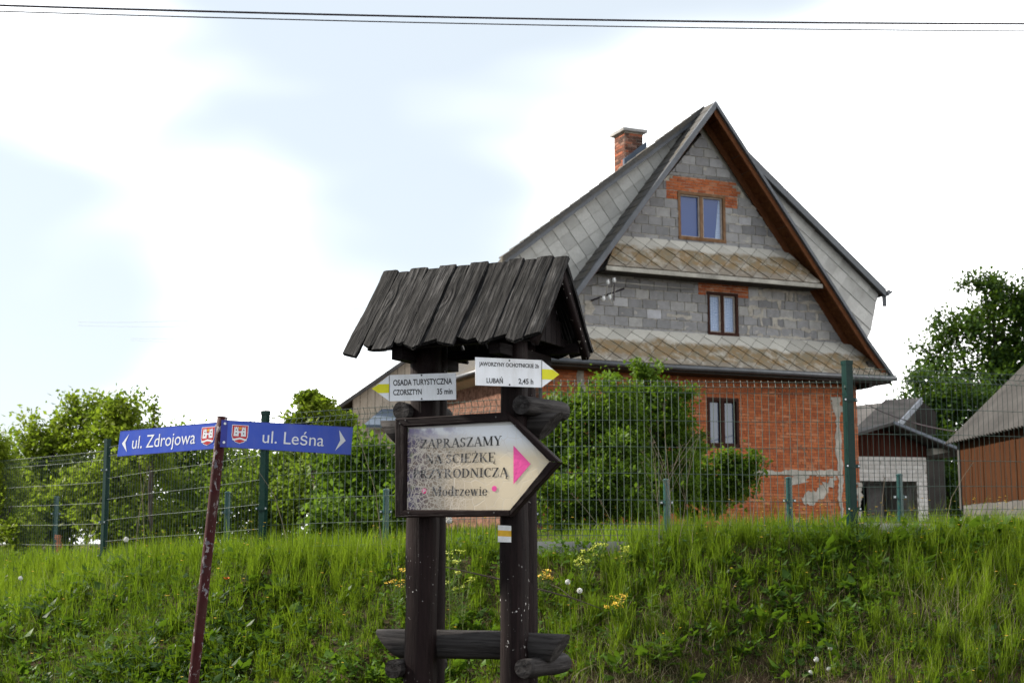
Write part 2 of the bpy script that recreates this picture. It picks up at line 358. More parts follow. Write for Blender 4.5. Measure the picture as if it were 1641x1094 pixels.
def leafmat(name, dark, light, trans=.35, rough=.5):
    g = G(name); a = g.n('ShaderNodeAttribute', attribute_name='tint'); P = g.geo.outputs['Position']
    v = g.math('ADD', a.outputs['Fac'], g.rng(g.noise(P, .9, 3), .3, .7, -.15, .15))
    c = g.ramp(v, (0, dark), (1, light)); g.set(g.b.inputs['Base Color'], c); g.b.inputs['Roughness'].default_value = rough; g.b.inputs['Specular IOR Level'].default_value = .13
    t = g.n('ShaderNodeBsdfTranslucent'); g.L.new(g.mix(.35, c, (.25, .42, .02)), t.inputs[0])
    m = g.n('ShaderNodeMixShader'); m.inputs[0].default_value = trans; g.L.new(g.b.outputs[0], m.inputs[1]); g.L.new(t.outputs[0], m.inputs[2]); g.L.new(m.outputs[0], g.out.inputs[0])
    return g.m
M['grass'] = leafmat('meadow_grass', (.028, .056, .003), (.165, .225, .012), .45)
M['weed'] = leafmat('broad_weed_leaf', (.012, .036, .004), (.060, .120, .012), .32)
M['dry'] = leafmat('dry_straw', (.10, .075, .045), (.30, .25, .17), .2)
M['leaf_yg'] = leafmat('yellow_green_leaf', (.050, .078, .006), (.235, .28, .026), .48)
M['leaf_mid'] = leafmat('mid_green_leaf', (.036, .060, .007), (.15, .205, .022), .42)
M['leaf_bush'] = leafmat('fresh_bush_leaf', (.016, .042, .004), (.105, .175, .017), .40)
M['leaf_dark'] = leafmat('dark_green_leaf', (.008, .026, .004), (.038, .078, .012), .28)
M['bark'] = plain('grey_bark', (.07, .055, .045), .95, .3, 12, .1, .01)
M['stem'] = plain('green_stem', (.09, .12, .03), .8, .2)
M['drystem'] = plain('dry_stem', (.15, .12, .085), .9, .25)
M['puff'] = plain('white_seed_puff', (.6, .6, .57), .95, .05)
M['flower'] = plain('yellow_flower', (.55, .34, .015), .6, .15)
M['flower_green'] = plain('greenish_yellow_flower', (.30, .33, .02), .6, .15)
M['orange'] = plain('orange_flower', (.75, .17, .01), .6, .15)

# ------------------------------------------------------------------ ground
FPX = [(-30., 29.), (-5.8, 15.75), (-3.97, 13.8), (-2.05, 11.7), (.15, 10.78), (2.57, 10.75), (4.84, 11.8), (30., 23.5)]   # fence line
CRZ = [(-30., 1.2), (-5.8, 1.38), (-3.97, 1.37), (-2.05, 1.41), (.15, 1.48), (2.57, 1.60), (4.84, 1.665), (30., 1.78)]
fx = np.array([p[0] for p in FPX]); fy = np.array([p[1] for p in FPX]); cz = np.array([p[1] for p in CRZ])
rs = np.random.RandomState(7)
OCT = [(rs.uniform(-1, 1, 2)*k, rs.uniform(0, 6.28), amp) for k, amp in ((1.2, .5), (2.1, .35), (3.3, .25), (5.5, .16), (9, .10), (14, .07), (22, .04), (31, .03)) for _ in range(3)]
def bumps(x, y):
    r = 0
    for (k, ph, a) in OCT: r = r + a*np.sin(x*k[0]+y*k[1]+ph)
    return r
def height(x, y):
    x = np.asarray(x, float); y = np.asarray(y, float)
    f = np.interp(x, fx, fy) - .35; c = np.interp(x, fx, cz)
    y0 = 8.0 + np.clip(-x, 0, 4)*.25
    t = np.clip((y-y0)/(f-y0), 0, 1); prof = t**.85*(1-.12*t*(1-t)*4*.5)
    base = c*prof
    back = np.clip((y-f)/26., 0, 1)
    far = np.where(x > -3, 1.93, 1.93+np.clip((-3-x), 0, 12)*-.14)
    h = np.where(y > f, c+(far-c)*back, base)
    edge = np.clip(t*4, 0, 1)*np.clip((60-y)/20, 0, 1)*np.clip((40-abs(x))/10, 0, 1)
    amp = np.where(y > f, .025, .055)
    # bitten-out patch of bare earth at the foot of the bank
    bite = np.exp(-(((x-1.45)/.85)**2+((y-9.0)/.35)**2))
    return h + amp*bumps(x, y)*edge - .10*bite
def axis(fine, coarse):
    return np.unique(np.round(np.concatenate([fine, coarse]), 3))
gx = axis(np.arange(-7, 7.01, .09), np.concatenate([np.arange(-40, 40, 1.), [-2500, -1200, -600, -300, -150, -80, 80, 150, 300, 600, 1200, 2500]]))
gy = axis(np.arange(7.6, 15, .09), np.concatenate([np.arange(0, 60, .8), [-600, -200, -60, -20, 80, 120, 200, 400, 800, 1500, 3000]]))
X, Y = np.meshgrid(gx, gy); Z = height(X, Y)
nx, ny = len(gx), len(gy)
me = bpy.data.meshes.new('ground')
vv = np.stack([X.ravel(), Y.ravel(), Z.ravel()], 1)
ii = np.arange((ny-1)*(nx-1)); a = (ii//(nx-1))*nx+ii % (nx-1)
quads = np.stack([a, a+1, a+nx+1, a+nx], 1)
def np_mesh(name, v, q, tint=None, smooth=False):
    """v (n,3), q (m,k) polygons of equal size"""
    me = bpy.data.meshes.new(name); k = q.shape[1]
    me.vertices.add(len(v)); me.vertices.foreach_set('co', v.astype(np.float32).ravel())
    me.loops.add(q.size); me.loops.foreach_set('vertex_index', q.astype(np.int32).ravel())
    me.polygons.add(len(q)); me.polygons.foreach_set('loop_start', np.arange(0, q.size, k, dtype=np.int32)); me.polygons.foreach_set('loop_total', np.full(len(q), k, np.int32))
    if smooth: me.polygons.foreach_set('use_smooth', np.ones(len(q), bool))
    if tint is not None:
        at_ = me.attributes.new('tint', 'FLOAT', 'POINT'); at_.data.foreach_set('value', tint.astype(np.float32))
    me.update(calc_edges=True); me.validate(); return me
g = G('earth_and_turf'); P = g.geo.outputs['Position']
n1 = g.noise(P, 2.2, 6, .65); n2 = g.noise(P, 26, 5, .7)
c = g.mix(g.rng(n1, .48, .6, 0, 1), (.022, .030, .008), (.060, .040, .024)); c = g.mix(g.rng(n2, .4, .7, 0, .6), c, (.14, .085, .052))
sp = g.n('ShaderNodeSeparateXYZ'); g.L.new(P, sp.inputs[0])
road = g.math('LESS_THAN', g.math('MULTIPLY_ADD', g.noise(P, 3, 4), .3, sp.outputs[1]), 6.6)
c = g.mix(road, c, (.055, .055, .056))
earth = g.done(c, .95, g.bump(g.math('ADD', n1, n2), .05, 1.), .1)
link('ground', np_mesh('ground', vv, quads, smooth=True), earth, kind='structure')

# ------------------------------------------------------------------ grass and weeds (numpy)
def patch(x, y, k=1.):
    return .5+.5*np.clip(bumps(x*k+11, y*k-5)*.8, -1, 1)
def blades(n, xs, ys, hmin, hmax, wid, seed, bend=.45, tint0=(0., 1.), lean=None):
    r = np.random.RandomState(seed)
    z = height(xs, ys)
    h = hmin+(hmax-hmin)*r.rand(n)**1.6; h = h*(.65+.7*patch(xs, ys, .8))*(1-.55*((xs > .1)&(xs < .85)&(ys > np.interp(xs, fx, fy)-.6)))
    ang = r.rand(n)*2*PI; ba = r.rand(n)*2*PI; bd = h*bend*(r.rand(n)**.8)
    wv = wid*(.6+.8*r.rand(n))
    px = np.cos(ang)*wv; py = np.sin(ang)*wv; bx = np.cos(ba)*bd; by = np.sin(ba)*bd-(h*.08)
    V = np.empty((n, 7, 3)); ts = (0, .38, .72)
    for i, t in enumerate(ts):
        wf = (1, .85, .55)[i]; cx = xs+bx*t**2; cy = ys+by*t**2; czz = z+h*(t-.18*t*t*(bd/h))-.015
        V[:, 2*i, 0] = cx-px*wf; V[:, 2*i, 1] = cy-py*wf; V[:, 2*i, 2] = czz
        V[:, 2*i+1, 0] = cx+px*wf; V[:, 2*i+1, 1] = cy+py*wf; V[:, 2*i+1, 2] = czz
    V[:, 6, 0] = xs+bx; V[:, 6, 1] = ys+by; V[:, 6, 2] = z+h*(1-.30*(bd/h))
    tri = np.array([[0, 1, 3], [0, 3, 2], [2, 3, 5], [2, 5, 4], [4, 5, 6]])
    T = (np.arange(n)[:, None, None]*7+tri[None]).reshape(-1, 3)
    tt = tint0[0]+(tint0[1]-tint0[0])*np.clip(.8*patch(xs+3, ys, 1.3)+.7*r.rand(n)-.28, 0, 1)
    tint = np.repeat(tt, 7)
    return V.reshape(-1, 3), T, tint
def in_view(x, y): return (np.abs(x) < y*.385+.25)
def bare(x, y):
    return 1.3*np.exp(-(((x-1.5)/.80)**2+((y-8.93)/.36)**2)) + .9*np.exp(-(((x-.55)/.45)**2+((y-8.90)/.26)**2)) + .7*np.exp(-(((x-2.75)/.32)**2+((y-9.7)/.14)**2)) + .8*np.exp(-(((x+3.3)/.5)**2+((y-9.9)/.12)**2))
def scatter(n, y0, y1, seed, crest=False, clump=0):
    r = np.random.RandomState(seed); x = r.uniform(-6.5, 6, n*3); 
    f = np.interp(x, fx, fy)
    y = (y0 + r.rand(n*3)*(f+y1-y0)) if not crest else f-.45+r.rand(n*3)*y1
    if clump:
        cx = np.round(x/clump)*clump; cy = np.round(y/clump)*clump; hx = np.sin(cx*127.1+cy*311.7)*43758.5; hx -= np.floor(hx); hy = np.sin(cx*269.5+cy*183.3)*43758.5; hy -= np.floor(hy)
        x = cx+(hx-.5)*clump+(x-cx)*.45; y = cy+(hy-.5)*clump+(y-cy)*.45
    k = in_view(x, y) & (r.rand(n*3) > np.clip(bare(x, y)*1.3, 0, .97))
    return x[k][:n], y[k][:n]
parts = []
def add_grass(n, y0, y1, hmin, hmax, wid, seed, clump=0, crest=False, **kw):
    x, y = scatter(n, y0, y1, seed, crest, clump); parts.append(blades(len(x), x, y, hmin, hmax, wid, seed+1, **kw))
add_grass(70000, 8.3, .3, .03, .10, .0034, 11, bend=.9, tint0=(0, .75))
add_grass(62000, 8.3, .3, .06, .24, .0026, 12, clump=.16, bend=.45, tint0=(.1, .95))
add_grass(5500, 8.3, .4, .16, .36, .0024, 13, clump=.3, bend=.3, tint0=(.3, 1.))
add_grass(22000, 0, .8, .04, .15, .0034, 14, crest=True, bend=.4, tint0=(.4, 1.))
def join(ps):
    V = []; T = []; C = []; n = 0
    for v, t, c in ps: V.append(v); T.append(t+n); C.append(c); n += len(v)
    return np.concatenate(V), np.concatenate(T), np.concatenate(C)
V_, T_, C_ = join(parts)
link('grass', np_mesh('grass', V_, T_, C_), M['grass'], kind='stuff')
# tall seeding grass on the right of the crest and rough grass beyond the fence
parts = []
r = np.random.RandomState(5)
x = r.uniform(1.3, 4.6, 5200); y = np.interp(x, fx, fy)-.5+r.rand(5200)*.75; k = r.rand(5200) < np.clip(.15+.9*patch(x, y*.2, 1.6)*(.4+.6*(x > 2.3)), 0, 1)
parts.append(blades(k.sum(), x[k], y[k], .05, .27, .0026, 6, bend=.4, tint0=(.45, 1.)))
x = r.uniform(-5, 1.5, 2500); y = np.interp(x, fx, fy)-.5+r.rand(2500)*.7
parts.append(blades(len(x), x, y, .06, .26, .0028, 8, bend=.4, tint0=(.3, 1.)))
V_, T_, C_ = join(parts); link('tall_grass', np_mesh('tall_grass', V_, T_, C_), M['grass'], kind='stuff')
parts = []
y = 11+r.rand(26000)**1.5*26; x = (r.rand(26000)*2-1)*y*.39; k = y > np.interp(x, fx, fy)+.3
parts.append(blades(k.sum(), x[k], y[k], .08, .25, .008, 9, bend=.5, tint0=(0, .8)))
V_, T_, C_ = join(parts); link('rough_grass', np_mesh('rough_grass', V_, T_, C_), M['grass'], kind='stuff')
# dead straw lying over the bare patches
n = 3000; x = np.concatenate([r.normal(1.5, .85, n), r.normal(2.75, .4, 700), r.normal(.3, .9, 1400)]); y = np.concatenate([r.normal(9.3, .33, n), r.normal(9.8, .2, 700), r.normal(9.2, .4, 1400)]); k = in_view(x, y) & (y > 8.4)
S1 = blades(int(k.sum()), x[k], y[k], .05, .24, .0018, 10, bend=1.6)
sx_, sy_ = scatter(900, 8.4, .3, 77); S2 = blades(len(sx_), sx_, sy_, .10, .34, .0016, 78, bend=.35); V_, T_, C_ = join([S1, S2]); link('dry_straw', np_mesh('dry_straw', V_, T_, C_), M['dry'], kind='stuff')
# broad leaves
def leafmesh(P, D, U, ln, wd, tint):
    """n leaves: base P, direction D, side U, length, width: folded six-point leaf"""
    n = len(P); Nn = np.cross(D, U); V = np.empty((n, 6, 3))
    for i, (a, b, c) in enumerate(((0, 0, 0), (.45, .5, .10), (.5, -.5, .10), (.5, 0, -.02), (.8, .28, .05), (1, 0, -.12))):
        V[:, i] = P + D*(a*ln)[:, None] + U*(b*wd)[:, None] + Nn*(c*wd)[:, None]
    V[:, 4] = P + D*(.82*ln)[:, None] + Nn*(-.03*wd)[:, None]
    tri = np.array([[0, 3, 1], [0, 2, 3], [1, 3, 4], [3, 2, 4], [1, 4, 5], [4, 2, 5]])
    T = (np.arange(n)[:, None, None]*6+tri[None]).reshape(-1, 3)
    return V.reshape(-1, 3), T, np.repeat(tint, 6)
def unit(a): return a/np.maximum(np.linalg.norm(a, axis=1, keepdims=True), 1e-9)
def weeds(nc, xs, ys, seed, size=(.03, .09), hh=(.05, .22), per=9):
    r = np.random.RandomState(seed); z = height(xs, ys); n = len(xs)*per
    X = np.repeat(xs, per); Y = np.repeat(ys, per); Zb = np.repeat(z, per); H = np.repeat(hh[0]+(hh[1]-hh[0])*r.rand(len(xs)), per); T = r.rand(n)
    an = r.rand(n)*2*PI; P = np.stack([X+np.cos(an)*.02, Y+np.sin(an)*.02, Zb+H*T], 1)
    D = unit(np.stack([np.cos(an), np.sin(an), r.uniform(-.2, .9, n)], 1)); U = unit(np.cross(D, np.stack([r.normal(0, .3, n), r.normal(0, .3, n), np.ones(n)], 1)))
    ln = np.repeat(size[0]+(size[1]-size[0])*r.rand(len(xs)), per)*(.6+.6*r.rand(n)); wd = ln*np.repeat(r.uniform(.25, .7, len(xs)), per)
    tt = np.clip(np.repeat(.75*patch(xs, ys, 1.1)+.5*r.rand(len(xs)), per)-.15+.2*r.rand(n), 0, 1)
    return leafmesh(P, D, U, ln, wd, tt)
wx, wy = scatter(4200, 8.3, .1, 21); W1 = weeds(0, wx, wy, 22, (.02, .07), (.03, .16))
k = (patch(wx+4, wy, .9) > .55); wx2, wy2 = scatter(2600, 8.3, .1, 23); k = patch(wx2+4, wy2, .9) > .62; wx2, wy2 = wx2[k], wy2[k]; W2 = weeds(0, wx2, wy2, 24, (.06, .13), (.05, .14), 7)
# the dark clump of broad leaves low on the left of the bank
cx = r.normal(-2.35, .36, 340); cy = r.normal(9.75, .38, 340); W3 = weeds(0, cx, cy, 25, (.05, .10), (.08, .30), 10); W3 = (W3[0], W3[1], W3[2]*.25)
V_, T_, C_ = join([W1, W2, W3]); link('weeds', np_mesh('weeds', V_, T_, C_), M['weed'], kind='stuff')
# little yellow meadow flowers: too many to count
fl = MB(); rr = random.Random(3)
fxs, fys = scatter(330, 8.5, .3, 31); fz = height(fxs, fys)
hx = np.concatenate([fxs, r.uniform(1.6, 5., 150), r.uniform(-4.6, -1., 40)]); hy = np.concatenate([fys, np.interp(hx[len(fxs):], fx, fy)-.5+r.rand(190)*.6]); hz = height(hx, hy)
for a, b, c in zip(hx, hy, hz):
    h = rr.uniform(.10, .34); q = rr.uniform(.006, .014); dx, dy = rr.uniform(-.03, .03), rr.uniform(-.03, .03); p = Vector((a+dx, b+dy, c+h))
    vs = [p+Vector((q*math.cos(t), q*math.sin(t), q*.35)) for t in np.arange(6)*PI/3]
    fl.add(vs+[p, p+Vector((0, 0, q*.5))], [(i, (i+1) % 6, 6) for i in range(6)]+[((i+1) % 6, i, 7) for i in range(6)])
fl.link('meadow_flowers', M['flower'], kind='stuff')

# ------------------------------------------------------------------ the brick and block house
HP = Plane((9.248, 38.0), 23.4)
hroot = thing('house', 'tall unplastered house of orange brick and grey cinder block under a steep tiled gable', 'house', HP.p(-4.66, 1.8))
rnd = random.Random(42)
APX = -4.66; APZ = 12.86
PROF = [(APX, APZ), (-1.07, 8.20), (-.12, 6.94), (.71, 5.97)]
PROFL = [(2*APX-s, z) for s, z in PROF]
TV = .20
gable = [(APX, APZ-TV), (-1.07, 8.20-TV), (0, 6.75), (0, 1.5), (2*APX, 1.5), (2*APX, 6.75), (2*APX+1.07, 8.20-TV)]
WINS = {'top': (-5.42, -4.00, 9.34, 10.61), 'mid': (-4.60, -3.67, 6.90, 8.03), 'low': (-4.66, -3.72, 4.02, 5.28)}
holes = list(WINS.values())
def fH(u, v, d): return HP.p(u, v, d)
wall = MB()
zz = sorted({1.4, 6.0, 13.2, *[h[2] for h in holes], *[h[3] for h in holes]})
wallb = MB()
for i in range(len(zz)-1):
    rects = [(2*APX, 0, zz[i], zz[i+1])]
    for h in holes: rects = minus(rects, h)
    for rc in rects:
        p = clip_poly([(rc[0], rc[2]), (rc[1], rc[2]), (rc[1], rc[3]), (rc[0], rc[3])], gable)
        if len(p) > 2: (wallb if zz[i] < 6. else wall).prism(p, fH, -.3, 0)
wallu = wall.link('wall', M['mortar_grey'], hroot); walll = wallb.link('wall', M['mortar_brick'], hroot)
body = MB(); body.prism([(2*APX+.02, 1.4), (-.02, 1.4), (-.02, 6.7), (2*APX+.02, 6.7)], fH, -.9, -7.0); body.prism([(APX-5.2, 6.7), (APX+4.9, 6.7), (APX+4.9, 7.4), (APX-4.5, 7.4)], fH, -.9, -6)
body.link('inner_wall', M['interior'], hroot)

def unit_piece(name, mat, jit, seed, k=1):
    """unit box, one corner column chipped; shared by alike pieces"""
    r = random.Random(seed); vs = []
    xs = (-.5, -.17, .2, .5)
    for z in (-.5, .5):
        for x in xs:
            for y in (-.5, .5): vs.append((x+r.uniform(-jit, jit)*.4, y+(r.uniform(-jit, jit)*.8 if y < 0 else 0), z+r.uniform(-jit, jit)))
    f = []
    for i in range(3):
        a = i*2; b = a+8; f += [(a, a+1, a+3, a+2), (b, b+2, b+3, b+1), (a, a+2, b+2, b), (a+1, b+1, b+3, a+3)]
    f += [(0, 8, 9, 1), (6, 7, 15, 14)]
    me = mesh_from(vs, f, name); me.materials.append(mat); fix(me); return me
block_me = [unit_piece('block', M['block'], .028, i) for i in range(5)]
brick_me = [unit_piece('brick', M['brick'], .05, i+9) for i in range(5)]
Rh = Matrix(((HP.d.x, -HP.n.x, 0), (HP.d.y, -HP.n.y, 0), (0, 0, 1))).to_4x4()
def put(me, name, parent, s0, s1, z0, z1, o0, o1, pl=HP, R=Rh, rot=0):
    c = pl.p((s0+s1)/2, (z0+z1)/2, (o0+o1)/2)
    m = Matrix.Translation(c) @ R @ Matrix.Rotation(rot, 4, 'Y') @ Matrix.Diagonal((s1-s0, o1-o0, z1-z0, 1))
    return link(name, me, None, parent, local=m)
def lay(s0, s1, z0, z1, L_, H_, j, holes=(), conv=None, jit=.03, seed=1):
    """courses of pieces: list of (polygon or rect, is_rect)"""
    r = random.Random(seed); out = []; z = z0; k = 0
    while z < z1-.02:
        h = min(H_, z1-z); x = s0-(L_*.5 if k % 2 else 0)-r.uniform(0, L_*.15)
        while x < s1:
            l = L_*(1+r.uniform(-jit, jit))
            a, b = max(x, s0)+j/2, min(x+l, s1)-j/2; x += l
            if b-a < L_*.12: continue
            rects = [(a, b, z+j/2, z+h-j/2)]
            for hh in holes: rects = minus(rects, hh)
            for rc in rects:
                if rc[1]-rc[0] < .03 or rc[3]-rc[2] < .02: continue
                p = [(rc[0], rc[2]), (rc[1], rc[2]), (rc[1], rc[3]), (rc[0], rc[3])]
                if conv:
                    q = clip_poly(p, conv)
                    if len(q) < 3 or area(q) < .002: continue
                    if abs(area(q)-area(p)) > 1e-6: out.append((q, False)); continue
                out.append((rc, True))
        z += H_; k += 1
    return out
lint = [(-5.76, -3.30, 10.62, 11.02), (-5.76, -5.42, 10.38, 10.62), (-4.0, -3.62, 10.30, 10.62), (-4.86, -3.34, 8.04, 8.25), (-3.67, -3.34, 7.93, 8.04), (-4.86, -4.6, 7.93, 8.04), (-2.74, -2.56, 9.85, 10.03)]
nb = 0
for z0, z1 in ((6.0, 8.42), (8.42, 12.75)):
    for i, (p, isr) in enumerate(lay(2*APX, 0, z0, z1, .405, .243, .022, holes+lint, gable, .06, int(z0))):
        o = .018+rnd.uniform(-.006, .008)
        if isr: put(block_me[rnd.randrange(5)], 'block', wallu, p[0], p[1], p[2], p[3], -.02, o, rot=rnd.uniform(-.006, .006))
        else: MB().prism(p, fH, -.02, o).link('block', M['block'], wallu)
        nb += 1
bricks = []
for li in lint: bricks += [(0, p) for p, isr in lay(li[0], li[1], li[2], li[3], .24, .076, .012, holes, gable, .05, int(li[2]*10)) if isr]
for p, isr in lay(2*APX, 0, 1.6, 5.98, .255, .0755, .012, holes, None, .03, 77):
    bricks.append((1+abs((p[0]+p[1])/2+1.9)*.55+abs((p[2]+p[3])/2-4.15), p))
bricks.sort(key=lambda t: t[0]); rest = MB()
for i, (_, p) in enumerate(bricks):
    o = .012+rnd.uniform(-.005, .006)
    if i < 290: put(brick_me[rnd.randrange(5)], 'brick', walll if p[2] < 6 else wallu, *p, -.02, o)
    else: rest.prism([(p[0], p[2]), (p[1], p[2]), (p[1]+rnd.uniform(-.005, .005), p[3]), (p[0], p[3]+rnd.uniform(-.004, .004))], fH, -.02, o)
rest.link('brickwork', M['brick'], walll, kind='stuff')
# left side wall, seen past the signpost
LW = Plane(HP.p(2*APX, 0), 23.4+90)
side = MB()
side.prism([(0.0, 1.4), (7.2, 1.4), (7.2, 5.9), (0.0, 5.9)], lambda u, v, d: LW.p(u, v, -d), -.02, .28)
side.link('side_wall', M['mortar_brick'], hroot)
sb = MB()
for p, isr in lay(0, 7.2, 3.6, 5.85, .255, .0755, .012, (), None, .03, 5):
    sb.prism([(p[0], p[2]), (p[1], p[2]), (p[1], p[3]), (p[0], p[3])], lambda u, v, d: LW.p(u, v, -d), -.034+rnd.uniform(-.005, .005), .0)
sb.link('brickwork', M['brick'], hroot, kind='stuff')
# smears and chases of mortar
def ribbon(pts, w, seed, ragged=.35, step=.05):
    r = random.Random(seed); a = []; b = []; ea = eb = 0
    for i in range(len(pts)-1):
        P, Q = Vector(pts[i]), Vector(pts[i+1]); n = max(2, int((Q-P).length/step)); t = (Q-P).normalized(); nn = Vector((-t.y, t.x))
        for k in range(n+(i == len(pts)-2)):
            c = P.lerp(Q, k/n); ea = ea*.72+r.uniform(-ragged, ragged)*.55; eb = eb*.72+r.uniform(-ragged, ragged)*.55; a.append(tuple(c+nn*w*max(.1, .5+ea))); b.append(tuple(c-nn*w*max(.1, .5+eb)))
    return a, b
def smear(pts, w, seed, parent, o=.026, ragged=.35):
    a, b = ribbon(pts, w, seed, ragged); mb = MB()
    for i in range(len(a)-1): mb.prism([a[i], a[i+1], b[i+1], b[i]], fH, 0, o)
    mb.link('mortar_patch', M['plaster'], parent)
smear([(-3.32, 3.39), (-.62, 3.43)], .13, 1, walll)
smear([(-.66, 5.42), (-.64, 3.4), (-.60, 1.9)], .14, 2, walll)
smear([(-.68, 5.45), (-.66, 5.05)], .34, 3, walll, .030)
smear([(-.78, 3.33), (-1.25, 2.95), (-1.85, 2.72)], .24, 4, walll, .024, .6)
smear([(-1.9, 3.36), (-1.86, 3.15)], .30, 5, walll, .022, .8)
a0 = HP.sz(931, 588); a1 = HP.sz(931, 650); smear([a0, a1], .18, 6, walll)
smear([(-.03, 1.7), (-.03, 3.2)], .16, 7, walll, .028, .7)
r2 = random.Random(19)
for k in range(17):   # smears on the block courses, thickest right of the middle window
    s_ = r2.uniform(-3.3, -.8); z_ = 7.0+.243*r2.randrange(0, 5)-.02
    if r2.random() < .6: smear([(s_, z_), (s_+r2.uniform(.15, .5), z_+.01)], .05, 30+k, wallu, .024, .8)
    else: smear([(s_, z_), (s_+.01, z_+.22)], .05, 30+k, wallu, .024, .8)
for k in range(46):
    z_ = 6.0+.243*r2.choice((4, 5, 6, 7, 8, 9)); s_ = r2.uniform(-3.45, -.75 if z_ < 7.6 else -1.35)
    if z_ > 8.2: continue
    if r2.random() < .6: smear([(s_, z_), (min(s_+r2.uniform(.2, .8), -.7), z_+r2.uniform(-.012, .012))], r2.uniform(.035, .07), 130+k, wallu, .021+.0002*k, .9)
    elif z_+.24 < 8.25: smear([(s_, z_), (s_+r2.uniform(-.03, .03), z_+.243)], r2.uniform(.045, .085), 130+k, wallu, .021+.0002*k, .8)
for k in range(14):
    z_ = 8.42+.243*r2.choice((4, 5, 6, 7, 8)); s_ = r2.uniform(-3.9, -2.3); smear([(s_, z_), (s_+r2.uniform(.15, .5), z_)], r2.uniform(.03, .05), 230+k, wallu, .022+.0002*k, .9)
a0 = HP.sz(944, 482); a1 = HP.sz(946, 530); smear([a0, a1], .20, 60, wallu, .024, .5)
a0 = HP.sz(1068, 505); a1 = HP.sz(1108, 509); smear([a0, a1], .07, 61, wallu, .024, .8)

# windows
def window(key, fm, npane=2, curtain=None, gl='glass', split=.5):
    s0, s1, z0, z1 = WINS[key]; fw = .075; mk = lambda a, b, c, d, o0, o1: MB().prism([(a, c), (b, c), (b, d), (a, d)], fH, o0, o1)
    root = MB().prism([(s0, z0), (s1, z0), (s1, z0+.085), (s0, z0+.085)], fH, -.14, .045).link('window', fm, hroot)
    for a, b, c, d in ((s0, s0+fw, z0+.085, z1-fw), (s1-fw, s1, z0+.085, z1-fw), (s0, s1, z1-fw, z1)): mk(a, b, c, d, -.14, .03).link('frame', fm, root)
    m = s0+(s1-s0)*split; mk(m-.045, m+.045, z0+.085, z1-fw, -.13, .0).link('mullion', fm, root)
    for a, b in ((s0+fw, m-.045), (m+.045, s1-fw)):
        sash = MB(); t = .032
        for q in ((a, a+t, z0+.085, z1-fw), (b-t, b, z0+.085, z1-fw), (a+t, b-t, z0+.085, z0+.085+t), (a+t, b-t, z1-fw-t, z1-fw)):
            sash.prism([(q[0], q[2]), (q[1], q[2]), (q[1], q[3]), (q[0], q[3])], fH, -.12, -.03)
        sash.link('sash', M['sash'] if key != 'low' else fm, root)
        mk(a+t, b-t, z0+.085+t, z1-fw-t, -.085, -.08).link('pane', M[gl], root)
    if curtain == 'lace':
        for a, b in ((s0+fw, m-.045), (m+.045, s1-fw)):
            c = MB(); n = 16
            vs = []
            for i in range(n+1):
                u = a+(b-a)*i/n; o = -.072+.008*math.sin(i*2.1)
                vs += [HP.p(u, z0+.13, o), HP.p(u, z1-fw-.04, o)]
            c.add(vs, [(2*i, 2*i+1, 2*i+3, 2*i+2) for i in range(n)]); c.link('curtain', M['lace'], root)
    if curtain == 'side':
        c = MB(); vs = []; n = 6
        for i in range(n+1):
            t = i/n; vs += [HP.p(s1-fw-.03-.17*t, z0+.13, -.074+.004*(i % 2)), HP.p(s1-fw-.03-.05*t, z1-fw-.05, -.074+.004*(i % 2))]
        c.add(vs, [(2*i, 2*i+1, 2*i+3, 2*i+2) for i in range(n)]); c.link('curtain', M['lace'], root)
    return root
M['sash'] = plain('pale_worn_sash_paint', (.42, .36, .31), .7, .25, 20)
window('top', M['window_wood'], curtain='side'); window('mid', M['dark_window_wood'], curtain='lace'); window('low', M['dark_window_wood'], gl='glass_clear')

# roof: steep front gable, boards beneath, tiles above
roof = MB()
def slab(mb, prof, o0, o1, tv=TV):
    for i in range(len(prof)-1):
        (a, b), (c, d) = prof[i], prof[i+1]
        mb.prism([(a, b), (c, d), (c, d-tv), (a, b-tv)], fH, o0, o1)
slab(roof, PROF[:3], .66, -.3, .10); slab(roof, PROFL[:3], .66, -.3, .10); slab(roof, PROF[2:], .66, -7.4, .10); slab(roof, PROFL[1:], .66, -7.4, .10)
roofo = roof.link('roof', M['mossroof'], hroot)
def edge(mb, prof, dz0, dz1, o0, o1):
    for i in range(len(prof)-1):
        (a, b), (c, d) = prof[i], prof[i+1]
        mb.prism([(a, b+dz1), (c, d+dz1), (c, d+dz0), (a, b+dz0)], fH, o0, o1)
e = MB(); edge(e, PROF, -.09, .035, .662, .74); edge(e, PROFL, -.17, .035, .662, .74); e.link('verge_trim', M['dark_metal'], roofo)
for pr, lo_, hi_ in ((PROF, -.30, -.095), (PROFL, -.22, -.10)):
    pr = pr[:-1]+[(pr[-2][0]*.25+pr[-1][0]*.75, pr[-2][1]*.25+pr[-1][1]*.75)]
    e = MB(); edge(e, pr, lo_, hi_, .60, .655); e.link('barge_board', M['barge'], roofo)
    e = MB(); edge(e, [(s, z-.1) for s, z in pr], -.30, -.02, .0, .05); e.link('wall_plate', M['barge'], roofo)
# soffit boards across the overhang
def along(prof, step):
    out = []; 
    for i in range(len(prof)-1):
        P, Q = Vector(prof[i]), Vector(prof[i+1]); L0 = (Q-P).length; n = int(L0/step)
        for k in range(n): out.append((P.lerp(Q, k/n), P.lerp(Q, (k+.90)/n)))
    return out
for A, B in along(PROF, .155):
    dz = rnd.uniform(-.012, .012)
    MB().prism([(A.x, A.y-.105+dz), (B.x, B.y-.105+dz), (B.x, B.y-.125+dz), (A.x, A.y-.125+dz)], fH, .055, .60).link('soffit_board', M['soffit'], roofo)
